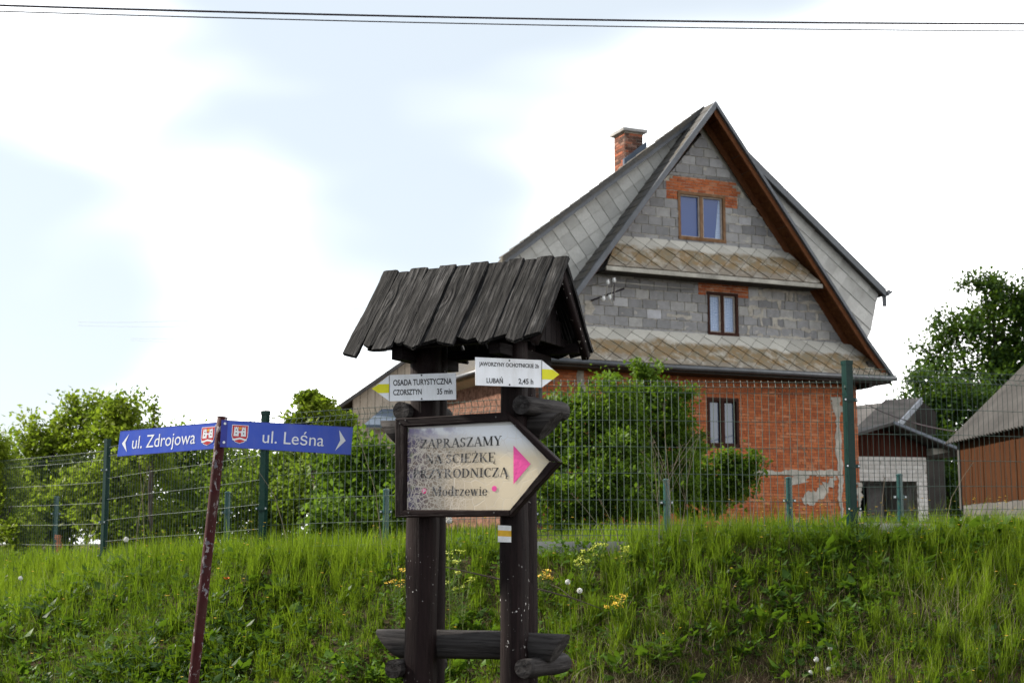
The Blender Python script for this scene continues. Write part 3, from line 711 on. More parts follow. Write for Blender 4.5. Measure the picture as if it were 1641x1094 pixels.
# verge slates on the left slope, whose top one sees
for pr, sg in ((PROFL, 1), (PROF, -1)):
    for k, (A, B) in enumerate(along(pr, .30)):
        for o0, o1 in ((.65, .27), (.26, -.12)):
            h = .014+rnd.uniform(0, .014)
            MB().prism([(A.x, A.y+.002), (B.x, B.y+.002), (B.x, B.y+h+.016), (A.x, A.y+h)], fH, o0-rnd.uniform(0, .02), o1).link('verge_slate', M['mossroof'], roofo)
# wide tiled gable behind
RAP = 12.90; RL = (-10.40, 8.42); RR = (1.02, 8.46)
rear = MB()
for E_ in (RR, RL):      # the ridge runs down towards the back, so only the front edge shows from the road
    vs = [HP.p(APX, RAP, .06), HP.p(E_[0], E_[1], .06), HP.p(E_[0]*.85+APX*.15, E_[1]-.8, -6.5), HP.p(APX, RAP-3.6, -6.4)]
    rear.add(vs+[v-Vector((0, 0, .10)) for v in vs], [(0, 1, 2, 3), (7, 6, 5, 4), (0, 4, 5, 1), (1, 5, 6, 2), (2, 6, 7, 3), (3, 7, 4, 0)])
vs = [HP.p(APX, RAP-3.6, -6.4), HP.p(RL[0]*.85+APX*.15, RL[1]-.8, -6.5), HP.p(RR[0]*.85+APX*.15, RR[1]-.8, -6.5)]; rear.add(vs+[v-Vector((0, 0, .1)) for v in vs], [(0, 1, 2), (5, 4, 3), (0, 3, 4, 1), (1, 4, 5, 2), (2, 5, 3, 0)]); rr_ = rear.link('rear_roof', M['mossroof'], hroot)
e = MB(); edge(e, [(APX, RAP), RR], -.20, .02, .062, .12); edge(e, [(APX, RAP), RL], -.24, -.12, .062, .12); e.link('verge_trim', M['dark_metal'], rr_)
e = MB(); edge(e, [(APX, RAP), RL], -.119, .03, .062, .16); e.link('verge_slates', M['mossroof'], rr_)
faceR = [(APX, RAP-.1), (RR[0]-.12, RR[1]-.1), (.60, 7.29), (.10, 6.55), (APX, 12.3)]
faceL = [(2*APX-s, z) for s, z in faceR]
fb = MB(); fb.prism(faceR, fH, -.12, -.10); fb.prism(faceL, fH, -.12, -.10); fbo = fb.link('gable_cladding', M['fascia'], hroot)
for k, sl in enumerate(along([(APX, RAP), RL], .34)):
    A, B = sl; h = .012+rnd.uniform(0, .018)
    MB().prism([(A.x, A.y), (B.x, B.y), (B.x, B.y+h+.02), (A.x, A.y+h)], fH, .16, -.12).link('verge_slate', M['mossroof'], rr_)
def diamonds(outline, f, side, th, mat, parent, seed, ang=45, gap=.006, tilt=.02):
    r = random.Random(seed); u0 = min(p[0] for p in outline); u1 = max(p[0] for p in outline); v0 = min(p[1] for p in outline); v1 = max(p[1] for p in outline)
    a = math.radians(ang); ca, sa = math.cos(a), math.sin(a); R_ = int(max(u1-u0, v1-v0)*1.5/side)+2; n = 0
    for i in range(-R_, R_):
        for j in range(-R_, R_):
            q = []
            for x, y in ((i, j), (i+1, j), (i+1, j+1), (i, j+1)):
                x = x*side+(gap if x == i else -gap)*.5; y = y*side+(gap if y == j else -gap)*.5
                q.append((u0+ca*x-sa*y, v0+sa*x+ca*y))
            p = clip_poly(q, outline)
            if len(p) < 3 or area(p) < .012: continue
            vmin = min(z for _, z in p); vmax = max(z for _, z in p); d0 = r.uniform(0, .006); n += 1
            f2 = lambda u, v, d: f(u, v, d if d <= 0 else d0+th+tilt*(vmax-v)/side)
            MB().prism(p, f2, 0, 1).link('tile', mat, parent)
    return n
nt = 0
for fc, sd_ in ((faceR, 1), (faceL, 2)):
    ang = 45+(8 if sd_ == 1 else -8)
    # clip away what the steep front roof hides
    cl = clip(fc, *( (-1.3, -1, -(1.3*APX+12.55)) if sd_ == 1 else (1.3, -1, 1.3*APX-12.55)))
    nt += diamonds(cl, lambda u, v, d: HP.p(u, v, -.10+d), .38, .008, M['tile'], fbo, sd_, ang)
# two tiled skirts with gutter and fascia
def skirt(zb, zt, ob, poly, side, seed, name):
    Ls = math.hypot(zt-zb, ob)
    f = lambda u, v, d: HP.p(u, zb+(zt-zb)*v/Ls+d*ob/Ls, ob*(1-v/Ls)+d*(zt-zb)/Ls)
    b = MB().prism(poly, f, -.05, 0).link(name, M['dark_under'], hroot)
    return b, diamonds(poly, f, side, .008, M['skirt_tile'], b, seed, 45, .010, .024)
sk1, n_ = skirt(8.36, 9.30, .60, [(-7.80, 0), (-1.46, 0), (-2.12, 1.10), (-7.15, 1.10)], .37, 5, 'upper_skirt_roof'); nt += n_
sk2, n_ = skirt(5.98, 6.93, .70, [(-10.0, 0), (.60, 0), (-.12, 1.17), (-9.2, 1.17)], .37, 6, 'lower_skirt_roof'); nt += n_
print('tiles', nt, 'blocks', nb, 'bricks', len(bricks))
MB().prism([(-7.82, 8.24), (-1.44, 8.24), (-1.44, 8.345), (-7.82, 8.345)], fH, .56, .635).link('fascia', M['fascia'], sk1)
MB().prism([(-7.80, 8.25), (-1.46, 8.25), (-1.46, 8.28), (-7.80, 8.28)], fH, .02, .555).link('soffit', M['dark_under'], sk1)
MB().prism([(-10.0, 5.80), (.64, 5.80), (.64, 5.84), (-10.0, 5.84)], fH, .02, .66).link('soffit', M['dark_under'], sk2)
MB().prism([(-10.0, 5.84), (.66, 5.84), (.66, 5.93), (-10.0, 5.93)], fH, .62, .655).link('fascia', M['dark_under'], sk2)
gt = MB(); gt.tube([HP.p(-10.08, 5.93, .74), HP.p(-6.9, 5.90, .745), HP.p(-4.5, 5.915, .74), HP.p(.74, 5.93, .74)], .068, 10); gt.link('gutter', M['gutter'], sk2, smooth=True)
MB().prism([(.0, 5.66), (.60, 5.86), (.60, 5.93), (.0, 6.4)], fH, .55, -7.3).link('eave_box', M['dark_under'], roofo)
MB().prism([(2*APX, 5.62), (2*APX-.62, 5.84), (2*APX-.62, 5.95), (2*APX, 6.6)], fH, .0, -7.3).link('eave_box', M['beigeplank'], roofo)
gt = MB(); gt.tube([HP.p(2*APX-.80, 5.93, .6), HP.p(2*APX-.80, 5.90, -7.5)], .065, 8); gt.link('gutter', M['gutter'], roofo, smooth=True)
dp = MB(); c0 = HP.p(2*APX-.35, 5.85, .5); dp.tube([HP.p(2*APX-.5, 5.86, .62), HP.p(2*APX-.2, 5.55, .35), HP.p(2*APX-.06, 5.3, .12), HP.p(2*APX-.06, 2.0, .12)], .05, 8); dp.link('downpipe', M['gutter'], hroot, smooth=True)
gt = MB(); gt.tube([HP.p(1.12, 8.40, .12), HP.p(.7, 8.0, -6.)], .07, 8); gt.box(-.05, .05, -.05, .05, -.35, 0, Matrix.Translation(HP.p(1.02, 8.36, .02))); gt.tube([HP.p(1.05, 8.30, .1), HP.p(1.22, 8.42, .12)], .03, 6); gt.link('gutter', M['gutter'], rr_)
# chimney
ch = MB(); ch.prism([(-6.27, 11.0), (-5.73, 11.0), (-5.73, 12.44), (-6.27, 12.44)], fH, -1.25, -1.85); cho = ch.link('chimney', M['mortar_grey'], hroot)
cb = MB()
for p, isr in lay(-6.27, -5.73, 11.0, 12.43, .25, .078, .012, (), None, .03, 3): cb.prism([(p[0], p[2]), (p[1], p[2]), (p[1], p[3]), (p[0], p[3])], fH, -1.26, -1.238+rnd.uniform(-.004, .004))
CS = Plane(HP.p(-6.27, 0, -1.25), 23.4+90)
for p, isr in lay(0, .6, 11.0, 12.43, .25, .078, .012, (), None, .03, 4): cb.prism([(p[0], p[2]), (p[1], p[2]), (p[1], p[3]), (p[0], p[3])], lambda u, v, d: CS.p(u, v, -d), -.012+rnd.uniform(-.004, .004), .01)
cb.link('brickwork', M['old_brick'], cho, kind='stuff')
MB().prism([(-6.36, 12.44), (-5.64, 12.44), (-5.64, 12.52), (-6.36, 12.52)], fH, -1.15, -1.95).link('cap', M['concrete'], cho)
MB().prism([(-6.34, 11.42), (-5.66, 11.97), (-5.66, 12.20), (-6.34, 11.66)], fH, -1.16, -1.245).link('flashing', M['bluesheet'], cho)
# bracket with insulators and cable loops on the block wall
br = MB(); A = HP.p(*HP.sz(946, 482), .05); B_ = HP.p(*HP.sz(984, 468), .55); br.tube([A, B_], .022, 6); C_0 = HP.p(*HP.sz(984, 450, .5), .5)
br.tube([HP.p(*HP.sz(984, 482, .5), .5), C_0], .016, 6); bro = br.link('cable_bracket', M['cable'], hroot)
for q in ((984, 449), (974, 452), (977, 476), (967, 478)):
    ins = MB(); c = HP.p(*HP.sz(*q, .5), .5); ins.tube([c+Vector((0, 0, -.05)), c+Vector((0, 0, 0)), c+Vector((0, 0, .03)), c+Vector((0, 0, .06))], [.03, .05, .032, .04], 8); ins.link('insulator', M['porcelain'], bro)
lp = MB()
for q0, q1 in (((984, 452), (968, 479)), ((977, 478), (986, 462)), ((974, 454), (962, 476))):
    a = HP.p(*HP.sz(*q0, .5), .5); b = HP.p(*HP.sz(*q1, .5), .5); lp.tube([a.lerp(b, t)+Vector((0, 0, -.25*math.sin(PI*t))) for t in np.linspace(0, 1, 8)], .010, 4)
lp.tube([HP.p(*HP.sz(940, 459), .03), HP.p(*HP.sz(975, 452, .5), .5)], .010, 4); lp.tube([HP.p(*HP.sz(985, 452, .5), .5), HP.p(*HP.sz(1112, 464), .03)], .010, 4)
lp.link('cable_loop', M['fascia'], bro)

# ------------------------------------------------------------------ the beige house behind, left
BP = Plane((at(655, 700, 52).x, 52), 6)
bz = lambda px, py: BP.sz(px, py)
b_l = bz(543, 655); b_a = bz(720, 533); b_r = (2*b_a[0]-b_l[0], b_l[1])
bh = thing('beige_house', 'pale beige boarded house with a sloping roof edge, behind the left post of the signpost', 'house', BP.p(b_a[0], 1.6))
fB = lambda u, v, d: BP.p(u, v, d)
wpoly = [(b_l[0]+.5, .5), (b_r[0]-.5, .5), (b_r[0]-.5, b_r[1]+.35), b_a, (b_l[0]+.5, b_l[1]+.35)]
MB().prism(wpoly, fB, -9, -.03).link('wall', M['dark_under'], bh)
u = b_l[0]+.5
while u < b_a[0]+2.5:
    p = clip_poly([(u+.008, 2.2), (u+.262, 2.2), (u+.262, 9), (u+.008, 9)], wpoly)
    if len(p) > 2: MB().prism(p, fB, -.03, rnd.uniform(0, .012)).link('plank', M['beigeplank'], bh)
    u += .27
sl = (b_a[1]-b_l[1])/(b_a[0]-b_l[0])
rf = MB(); rf.prism([(b_l[0]-.1, b_l[1]-.1), b_a, (b_a[0], b_a[1]+.14), (b_l[0]-.1, b_l[1]+.05)], fB, -9.3, .35); rf.prism([(b_r[0]+.1, b_r[1]-.1), b_a, (b_a[0], b_a[1]+.14), (b_r[0]+.1, b_r[1]+.05)], fB, -9.3, .35)
rfo = rf.link('roof', M['corr_dark'], bh)
lo = [BP.sz(x_, y_, .8) for x_, y_ in ((586, 684), (600, 650), (616, 640), (720, 640), (720, 684))]
p0, p1 = BP.sz(583, 680, 1.8), BP.sz(720, 684, 1.8); q0, q1 = BP.sz(612, 655, .0), BP.sz(720, 648, .0)
lr = MB(); lr.add([BP.p(p0[0], p0[1], 1.8), BP.p(p1[0], p0[1], 1.8), BP.p(p1[0], q0[1], .03), BP.p(q0[0], q0[1], .03), BP.p(p0[0], p0[1]-.1, 1.8), BP.p(p1[0], p0[1]-.1, 1.8), BP.p(p1[0], q0[1]-.1, .03), BP.p(q0[0], q0[1]-.1, .03)], [(0, 1, 2, 3), (7, 6, 5, 4), (0, 4, 5, 1), (1, 5, 6, 2), (2, 6, 7, 3), (3, 7, 4, 0)])
lr.link('lean_to_roof', M['bluesheet'], bh)
e0 = BP.sz(583, 684, 1.4); lw = MB(); lw.prism([(e0[0]+.15, .5), (p1[0], .5), (p1[0], p0[1]-.12), (e0[0]+.15, p0[1]-.12)], fB, .05, 1.4); lwo = lw.link('lean_to_wall', M['beigeplank'], bh)
c = BP.sz(596, 744, 1.42); MB().prism([(c[0]-.3, c[1]-.5), (c[0]+.3, c[1]-.5), (c[0]+.3, c[1]+.18), (c[0]-.3, c[1]+.18)], fB, 1.405, 1.46).link('blue_panel', M['bluesheet'], bh)

# ------------------------------------------------------------------ outbuildings, right
def corrsheet(mb, O, U, V, W, n, amp, th=.012):
    """sheet from O along U (waves across) and V, waves displaced along W"""
    k = n*4; vs = []
    for v in (0, 1):
        for i in range(k+1):
            for w_ in (0, 1): vs.append(O+U*(i/k)+V*v+W*(amp*math.sin(i*PI/2)-th*w_))
    m = 2*(k+1); fs = []
    for i in range(k):
        a = 2*i; fs += [(a, a+2, a+2+m, a+m), (a+1, a+1+m, a+3+m, a+3), (a, a+1, a+3, a+2), (a+m, a+2+m, a+3+m, a+1+m)]
    fs += [(0, m, m+1, 1), (2*k, 2*k+1, 2*k+1+m, 2*k+m)]
    mb.add(vs, fs); return mb
# barn at the right edge: long side runs away from the viewer
ba = thing('barn', 'red-brown plank barn with a corrugated grey roof at the right edge', 'barn', (8.6, 22, 1.9))
X0 = 8.2
MB().box(X0, X0+.3, 13, 26.0, .8, 2.30).link('foundation', M['old_concrete'], ba)
MB().box(X0+.03, X0+.25, 13, 25.95, 2.30, 3.55).link('wall', M['dark_under'], ba)
y = 26.0
while y > 17:
    w_ = rnd.uniform(.135, .165)
    MB().box(X0-.012+rnd.uniform(0, .012), X0+.028, y-w_+.008, y, 2.28+rnd.uniform(0, .02), 3.52).link('plank', M['barnplank'], ba); y -= w_
MB().box(X0+.03, X0+7, 25.95, 26.1, .8, 3.6).link('end_wall', M['shedplank'], ba)
MB().box(X0-.03, X0+.10, 26.002, 26.12, 2.2, 3.55).link('corner_post', M['corr'], ba)
rf = MB(); corrsheet(rf, Vector((8.0, 12.5, 3.42)), Vector((0, 13.8, 0)), Vector((3.2, 0, 3.05)), Vector((-.69, 0, .72)), 92, .022)
rf.link('roof', M['corr'], ba)
MB().add([(8.18, 12.5, 3.48), (8.18, 26.2, 3.48), (11.2, 26.2, 6.38), (11.2, 12.5, 6.38), (8.18, 12.5, 3.42), (8.18, 26.2, 3.42), (11.2, 26.2, 6.32), (11.2, 12.5, 6.32)], [(0, 1, 2, 3), (7, 6, 5, 4), (0, 4, 5, 1), (1, 5, 6, 2), (2, 6, 7, 3), (3, 7, 4, 0)]).link('roof_underlay', M['dark_under'], ba)
# low whitewashed garage
SP = Plane((at(1383, 800, 40).x, 40), 12); sz_ = lambda x_, y_, o=0: SP.sz(x_, y_, o); fS = lambda u, v, d: SP.p(u, v, d)
sh = thing('garage', 'low garage of whitewashed bricks with an open dark doorway, right of the brick house', 'garage', SP.p(1, 1.9))
A = sz_(1370, 850); B_ = sz_(1484, 735); C0 = sz_(1469, 771); T0 = sz_(1383, 731)
gw = MB()
for rc in minus([(A[0]-.5, B_[0], 1.5, T0[1])], (A[0]-.6, C0[0], 1.0, C0[1])): gw.prism([(rc[0], rc[2]), (rc[1], rc[2]), (rc[1], rc[3]), (rc[0], rc[3])], fS, -.35, 0)
gwo = gw.link('wall', M['mortar_grey'], sh)
for p, isr in lay(A[0]-.5, B_[0], 1.6, T0[1], .29, .115, .016, [(A[0]-.6, C0[0], 1.0, C0[1])], None, .05, 8):
    if isr: MB().prism([(p[0], p[2]), (p[1], p[2]), (p[1], p[3]), (p[0], p[3])], fS, -.01, .012+rnd.uniform(0, .01)).link('brick', M['white_brick'], gwo)
MB().prism([(C0[0], 1.5), (B_[0], 1.5), (B_[0], T0[1]-.01), (C0[0], T0[1]-.01)], fS, -.36, -3).link('side_wall', M['white_brick'], sh)
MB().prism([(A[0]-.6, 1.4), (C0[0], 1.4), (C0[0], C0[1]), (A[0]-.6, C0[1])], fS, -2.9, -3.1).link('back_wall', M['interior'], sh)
d0 = sz_(1402, 790); MB().prism([(d0[0], 1.5), (d0[0]+.5, 1.5), (d0[0]+.5, C0[1]-.03), (d0[0], C0[1]-.03)], fS, -.5, -.56).link('door_leaf', M['corr_dark'], sh)
# boarded gable and roof over it
g0 = sz_(1365, 700); g1 = sz_(1413, 679); g2 = sz_(1532, 727)
gp = [(g0[0]-1, T0[1]), (B_[0]+.1, T0[1]), (B_[0]+.1, g1[1]+(B_[0]-g1[0])*(g2[1]-g1[1])/(g2[0]-g1[0])-.15), (g1[0], g1[1]-.12), (g0[0]-1, g1[1]-.12-(g1[0]-g0[0]+1)*.3)]
MB().prism(gp, fS, -.3, -.04).link('gable', M['dark_under'], sh)
u = gp[0][0]
while u < B_[0]:
    p = clip_poly([(u+.006, 0), (u+.15, 0), (u+.15, 9), (u+.006, 9)], gp)
    if len(p) > 2: MB().prism(p, fS, -.04, -.02+rnd.uniform(0, .01)).link('plank', M['shedplank'], sh)
    u += .156
def beam(mb, a, b, th, f, o0, o1): mb.prism([a, b, (b[0], b[1]-th), (a[0], a[1]-th)], f, o0, o1)
rf = MB(); beam(rf, g1, g2, .08, fS, .7, -6); gl_ = (g0[0]-1, g1[1]-(g1[0]-g0[0]+1)*.3); beam(rf, g1, gl_, .08, fS, .7, -6); ro = rf.link('roof', M['corr_dark'], sh)
ed = MB(); ed.prism([(g1[0], g1[1]+.03), (g2[0], g2[1]+.03), (g2[0], g2[1]-.05), (g1[0], g1[1]-.05)], fS, .705, .73); ed.link('verge_strip', M['zinc'], ro)
MB().prism([(B_[0]+.05, T0[1]+.05), (B_[0]+.75, T0[1]+.17), (B_[0]+.75, T0[1]+.24), (B_[0]+.05, T0[1]+.24)], fS, -.2, .3).link('roof_beam', M['fascia'], ro)
# dark lean-to beyond the garage
MB().prism([(B_[0]+.02, 1.5), (g2[0]+1.4, 1.5), (g2[0]+1.4, T0[1]+.1), (B_[0]+.02, T0[1]+.1)], fS, -3.2, -3.4).link('rear_boarding', M['dark_under'], sh)
# shed with the broad grey roof behind the garage
QP = Plane((at(1430, 700, 52).x, 52), 10); fQ = lambda u, v, d: QP.p(u, v, d)
qs = thing('shed', 'dark shed with a broad grey corrugated roof, behind the garage', 'shed', QP.p(0, 2))
e0 = at(1366, 690, 47); e1 = at(1427, 688, 47); t1 = at(1474, 638, 52); t0 = at(1366, 650, 52)
rf = MB(); corrsheet(rf, e0, e1-e0, t1-e1, Vector((0, -.6, .8)), 14, .02); rf.add([t0, t1, t1+Vector((0, 0, -.1)), t0+Vector((0, 0, -.1)), e0, e0+Vector((0, 0, -.1))], [(0, 1, 2, 3), (0, 3, 5, 4), (0, 4, 1)])
ro = rf.link('roof', M['corr_dark'], qs)
v0 = e1+Vector((.04, 0, .03)); v1 = t1+Vector((.04, 0, .03))
mb = MB(); mb.add([v0, v1, v1+Vector((0, 0, -.22)), v0+Vector((0, 0, -.22)), v0+Vector((.05, 0, 0)), v1+Vector((.05, 0, 0)), v1+Vector((.05, 0, -.22)), v0+Vector((.05, 0, -.22))], [(0, 1, 2, 3), (7, 6, 5, 4), (0, 4, 5, 1), (3, 2, 6, 7), (0, 3, 7, 4), (1, 5, 6, 2)]); mb.link('verge_strip', M['zinc'], ro)
MB().add([e0+Vector((0, .6, -.2)), e1+Vector((-.4, .6, -.2)), t1+Vector((-.1, .3, -.4)), t1+Vector((-.1, 4, -.4)), e1+Vector((-.4, .6, -4)), e0+Vector((0, .6, -4)), t1+Vector((-.1, .3, -5)), t1+Vector((-.1, 4, -5))], [(0, 1, 4, 5), (1, 2, 6, 4), (2, 3, 7, 6)]).link('wall', M['dark_under'], qs)
# black boarding joining the shed to the trees
a, b, c_, d_ = at(1427, 690, 52.5), at(1500, 700, 52.5), at(1500, 660, 52.5), at(1474, 640, 52.5)
MB().add([a, b, c_, d_]+[p+Vector((0, .3, 0)) for p in (a, b, c_, d_)], [(0, 1, 2, 3), (7, 6, 5, 4), (0, 4, 5, 1), (1, 5, 6, 2), (2, 6, 7, 3), (3, 7, 4, 0)]).link('rear_wall', M['dark_under'], qs)

# ------------------------------------------------------------------ trees and bushes
def tree(name, label, cat, base, blobs, nleaf, lsize, mat, seed, sub=None, spray=.45, trunk=.07, group=None, tip=.35, bt=1.0, flat=.8):
    """blobs: (x, y, z, rx, ry, rz) crown lobes; twigs end in leaf clusters scattered through them"""
    r = np.random.RandomState(seed); pr = random.Random(seed)
    root = thing(name, label, cat, base, group); base = Vector(base)
    vol = np.array([b[3]*b[4]*b[5] for b in blobs])**.75; sub = sub or max(14, nleaf//75)
    cnt = np.maximum(3, (vol/vol.sum()*sub).astype(int)); C = []; owner = []
    for bi, (b, c) in enumerate(zip(blobs, cnt)):
        d = unit(r.normal(size=(c, 3))); rad = (.35+.65*r.rand(c)**.55); 
        q = d*rad[:, None]*np.array(b[3:6])*(1+tip*(r.rand(c)**4))[:, None]+np.array(b[:3]); C.append(q); owner += [bi]*c
    C = np.concatenate(C); per = max(10, nleaf//len(C)); n = len(C)*per
    rb = np.mean([min(b[3], b[5]) for b in blobs])*spray
    off = r.normal(size=(n, 3))*np.repeat(rb*(.35+.5*r.rand(len(C))), per)[:, None]*np.array([1, 1, flat])
    P = np.repeat(C, per, 0)+off
    D = unit(unit(off)*.6+r.normal(size=(n, 3))*.8+np.array([0, 0, -.15])); U = unit(np.cross(D, r.normal(size=(n, 3))*.7+np.array([0, 0, 1])))
    ln = lsize*(.6+.8*r.rand(n)); 
    V = np.empty((n, 4, 3)); Nn = np.cross(D, U)
    V[:, 0] = P; V[:, 1] = P+D*(.5*ln)[:, None]+U*(.32*ln)[:, None]+Nn*(.08*ln)[:, None]; V[:, 2] = P+D*ln[:, None]; V[:, 3] = P+D*(.5*ln)[:, None]-U*(.32*ln)[:, None]+Nn*(.08*ln)[:, None]
    T = (np.arange(n)[:, None, None]*4+np.array([[0, 1, 2], [0, 2, 3]])[None]).reshape(-1, 3)
    ct = np.repeat(r.rand(len(C)), per); tint = np.repeat(np.clip(-.05+.75*ct+.45*(r.rand(n)), 0, 1), 4)
    link('crown', np_mesh('crown', V.reshape(-1, 3), T, tint), mat, root)
    tb = MB(); top = Vector(blobs[0][:3]); 
    mid = base.lerp(top, .55)+Vector((pr.uniform(-.1, .1), pr.uniform(-.1, .1), 0)); tb.tube([base-Vector((0, 0, .2)), base.lerp(mid, .5)+Vector((pr.uniform(-.05, .05), 0, 0)), mid, top], [trunk*1.2, trunk, trunk*.8, trunk*.35], 7)
    tb.link('trunk', M['bark'], root, smooth=True)
    lb = MB()
    for bi, b in enumerate(blobs):
        c = Vector(b[:3]); s_ = base.lerp(mid, pr.uniform(.5, 1)); lb.tube([s_, s_.lerp(c, .5)+Vector((0, 0, .12)), c], [trunk*.5, trunk*.35, trunk*.2], 5)
        ids = [i for i, o in enumerate(owner) if o == bi]
        for i in ids[::2]:
            q = Vector(C[i]); k = c.lerp(q, .5)+Vector((pr.uniform(-.08, .08), pr.uniform(-.08, .08), pr.uniform(-.05, .1))); lb.tube([c, k, q], [trunk*.14*bt, trunk*.09*bt, trunk*.05*bt], 3, False)
    lb.link('branches', M['bark'], root)
    return root
def B(px, py, D, wpx, hpx, dep=None):
    p = at(px, py, D); k = D/F; rx = wpx*k; rz = hpx*k; return (p.x, p.y, p.z, rx, dep or min(rx, rz)*1.0, rz)
def foot(px, D): p = at(px, 870, D); return (p.x, D, float(height(p.x, D)))
tree('willow_bush', 'thin greyish willow bush at the far left edge of the hedge', 'bush', foot(-10, 27), [B(-5, 760, 27, 45, 60), B(30, 800, 27, 50, 50), B(-30, 830, 26, 50, 45), B(15, 720, 27, 22, 28)], 6500, .085, M['leaf_mid'], 1, trunk=.06, tip=.6)
tree('hedge_tree', 'bright yellow-green tree with an open crown, left of the first tall fence post', 'tree', foot(100, 25), [B(105, 730, 25, 60, 48), B(70, 700, 25, 38, 30), B(130, 672, 25, 40, 32), B(110, 800, 24.5, 75, 55), B(60, 860, 24, 70, 40), B(40, 775, 25, 35, 32)], 17000, .085, M['leaf_yg'], 2, trunk=.09)
tree('hedge_tree', 'tallest yellow-green tree of the hedge, behind the first tall fence post', 'tree', foot(195, 24), [B(200, 720, 24, 50, 48), B(175, 665, 24, 28, 32), B(208, 668, 24, 26, 30), B(235, 740, 24, 35, 42), B(175, 800, 23.5, 70, 60), B(225, 850, 23, 75, 45)], 19000, .085, M['leaf_yg'], 3, trunk=.09)
tree('sapling', 'slender sapling whose tip rises above the left street sign', 'tree', foot(247, 22.5), [B(247, 690, 22.5, 9, 20), B(248, 665, 22.5, 5, 16), B(246, 650, 22.5, 3, 12), B(248, 725, 22.5, 20, 24)], 900, .07, M['leaf_yg'], 4, trunk=.03, sub=30, spray=.6, group=None)
tree('hedge_tree', 'half-bare dark tree behind the leaning red pole', 'tree', foot(330, 26), [B(320, 770, 26, 60, 45), B(290, 730, 26, 45, 40), B(370, 760, 26, 48, 48), B(310, 840, 25, 90, 48), B(395, 730, 26, 26, 26), B(290, 800, 25, 60, 45), B(270, 730, 26, 40, 34)], 17000, .08, M['leaf_mid'], 5, trunk=.08, bt=2.2)
tree('hedge_bush', 'dense mid-green bush behind the second tall fence post', 'bush', foot(440, 24), [B(440, 775, 24, 72, 55), B(480, 740, 24, 55, 36), B(400, 830, 23, 75, 50), B(500, 815, 23, 75, 55)], 18000, .08, M['leaf_mid'], 6, trunk=.07)
tree('young_maple', 'small bright green tree top showing above the right street sign', 'tree', foot(510, 21), [B(512, 665, 21, 30, 24), B(500, 648, 21, 20, 20), B(545, 690, 21, 38, 26), B(525, 715, 21, 45, 40), B(480, 680, 21, 20, 16)], 8500, .085, M['leaf_yg'], 7, trunk=.06)
tree('hedge_bush', 'low dark green bush in front of the beige house', 'bush', foot(600, 20), [B(570, 770, 20, 55, 60), B(625, 790, 20, 60, 60), B(560, 840, 19, 60, 40), B(650, 820, 19, 50, 50), B(590, 725, 20, 25, 22)], 12000, .09, M['leaf_bush'], 8, trunk=.06)
tree('feathery_bush', 'feathery pale green bush touching the left edge of the picture', 'bush', foot(-5, 15.6), [B(5, 790, 15.6, 24, 70), B(-10, 730, 15.6, 18, 40), B(35, 850, 15.4, 30, 30), B(40, 800, 15.5, 12, 12)], 8000, .04, M['leaf_yg'], 9, trunk=.03, spray=.5)
# in front of the brick wall
tree('garden_bush', 'large rounded green bush before the left half of the brick wall', 'bush', foot(950, 27), [B(950, 715, 27, 80, 66), B(900, 690, 27, 45, 50), B(985, 660, 27, 55, 42), B(910, 795, 26, 75, 55), B(985, 790, 26, 70, 60), B(940, 645, 27, 30, 24)], 24000, .088, M['leaf_bush'], 10, trunk=.06, tip=.6, spray=.36)
tree('garden_shrub', 'tall green shrub whose shoots reach the gutter of the brick house', 'bush', foot(1050, 28), [B(1050, 680, 28, 60, 60), B(1020, 640, 28, 28, 28), B(1022, 585, 28, 9, 20), B(1030, 605, 28, 14, 18), B(975, 612, 28, 9, 16), B(1075, 650, 28, 34, 34), B(1050, 765, 27.5, 70, 60), B(1090, 710, 28, 36, 30)], 19000, .085, M['leaf_bush'], 11, trunk=.06, tip=.7, spray=.36)
tree('garden_bush', 'spreading low bush below the ground-floor window', 'bush', foot(1150, 29), [B(1140, 755, 29, 55, 36), B(1190, 745, 29, 32, 24), B(1110, 790, 28.5, 50, 40), B(1165, 790, 29, 40, 22)], 8500, .10, M['leaf_bush'], 12, trunk=.05, spray=.38)
# dark trees on the right
tree('ash_tree', 'big dark green broadleaf tree rising behind the barn roof', 'tree', foot(1600, 60), [B(1610, 545, 60, 85, 62), B(1580, 470, 60, 42, 34), B(1640, 480, 60, 45, 50), B(1530, 530, 60, 42, 36), B(1500, 570, 60, 36, 28), B(1560, 620, 59, 95, 55), B(1660, 600, 60, 90, 70), B(1590, 450, 60, 18, 20)], 26000, .17, M['leaf_dark'], 13, trunk=.28, spray=.4)
tree('shade_tree', 'low dark tree between the garage roof and the barn', 'tree', foot(1510, 54.5), [B(1510, 690, 54.5, 55, 45), B(1480, 650, 54.5, 34, 34), B(1540, 640, 54.5, 60, 40), B(1500, 780, 54, 60, 60), B(1475, 600, 55, 22, 20), B(1525, 800, 50, 30, 60), B(1515, 740, 50, 30, 50)], 19000, .16, M['leaf_dark'], 14, trunk=.2)

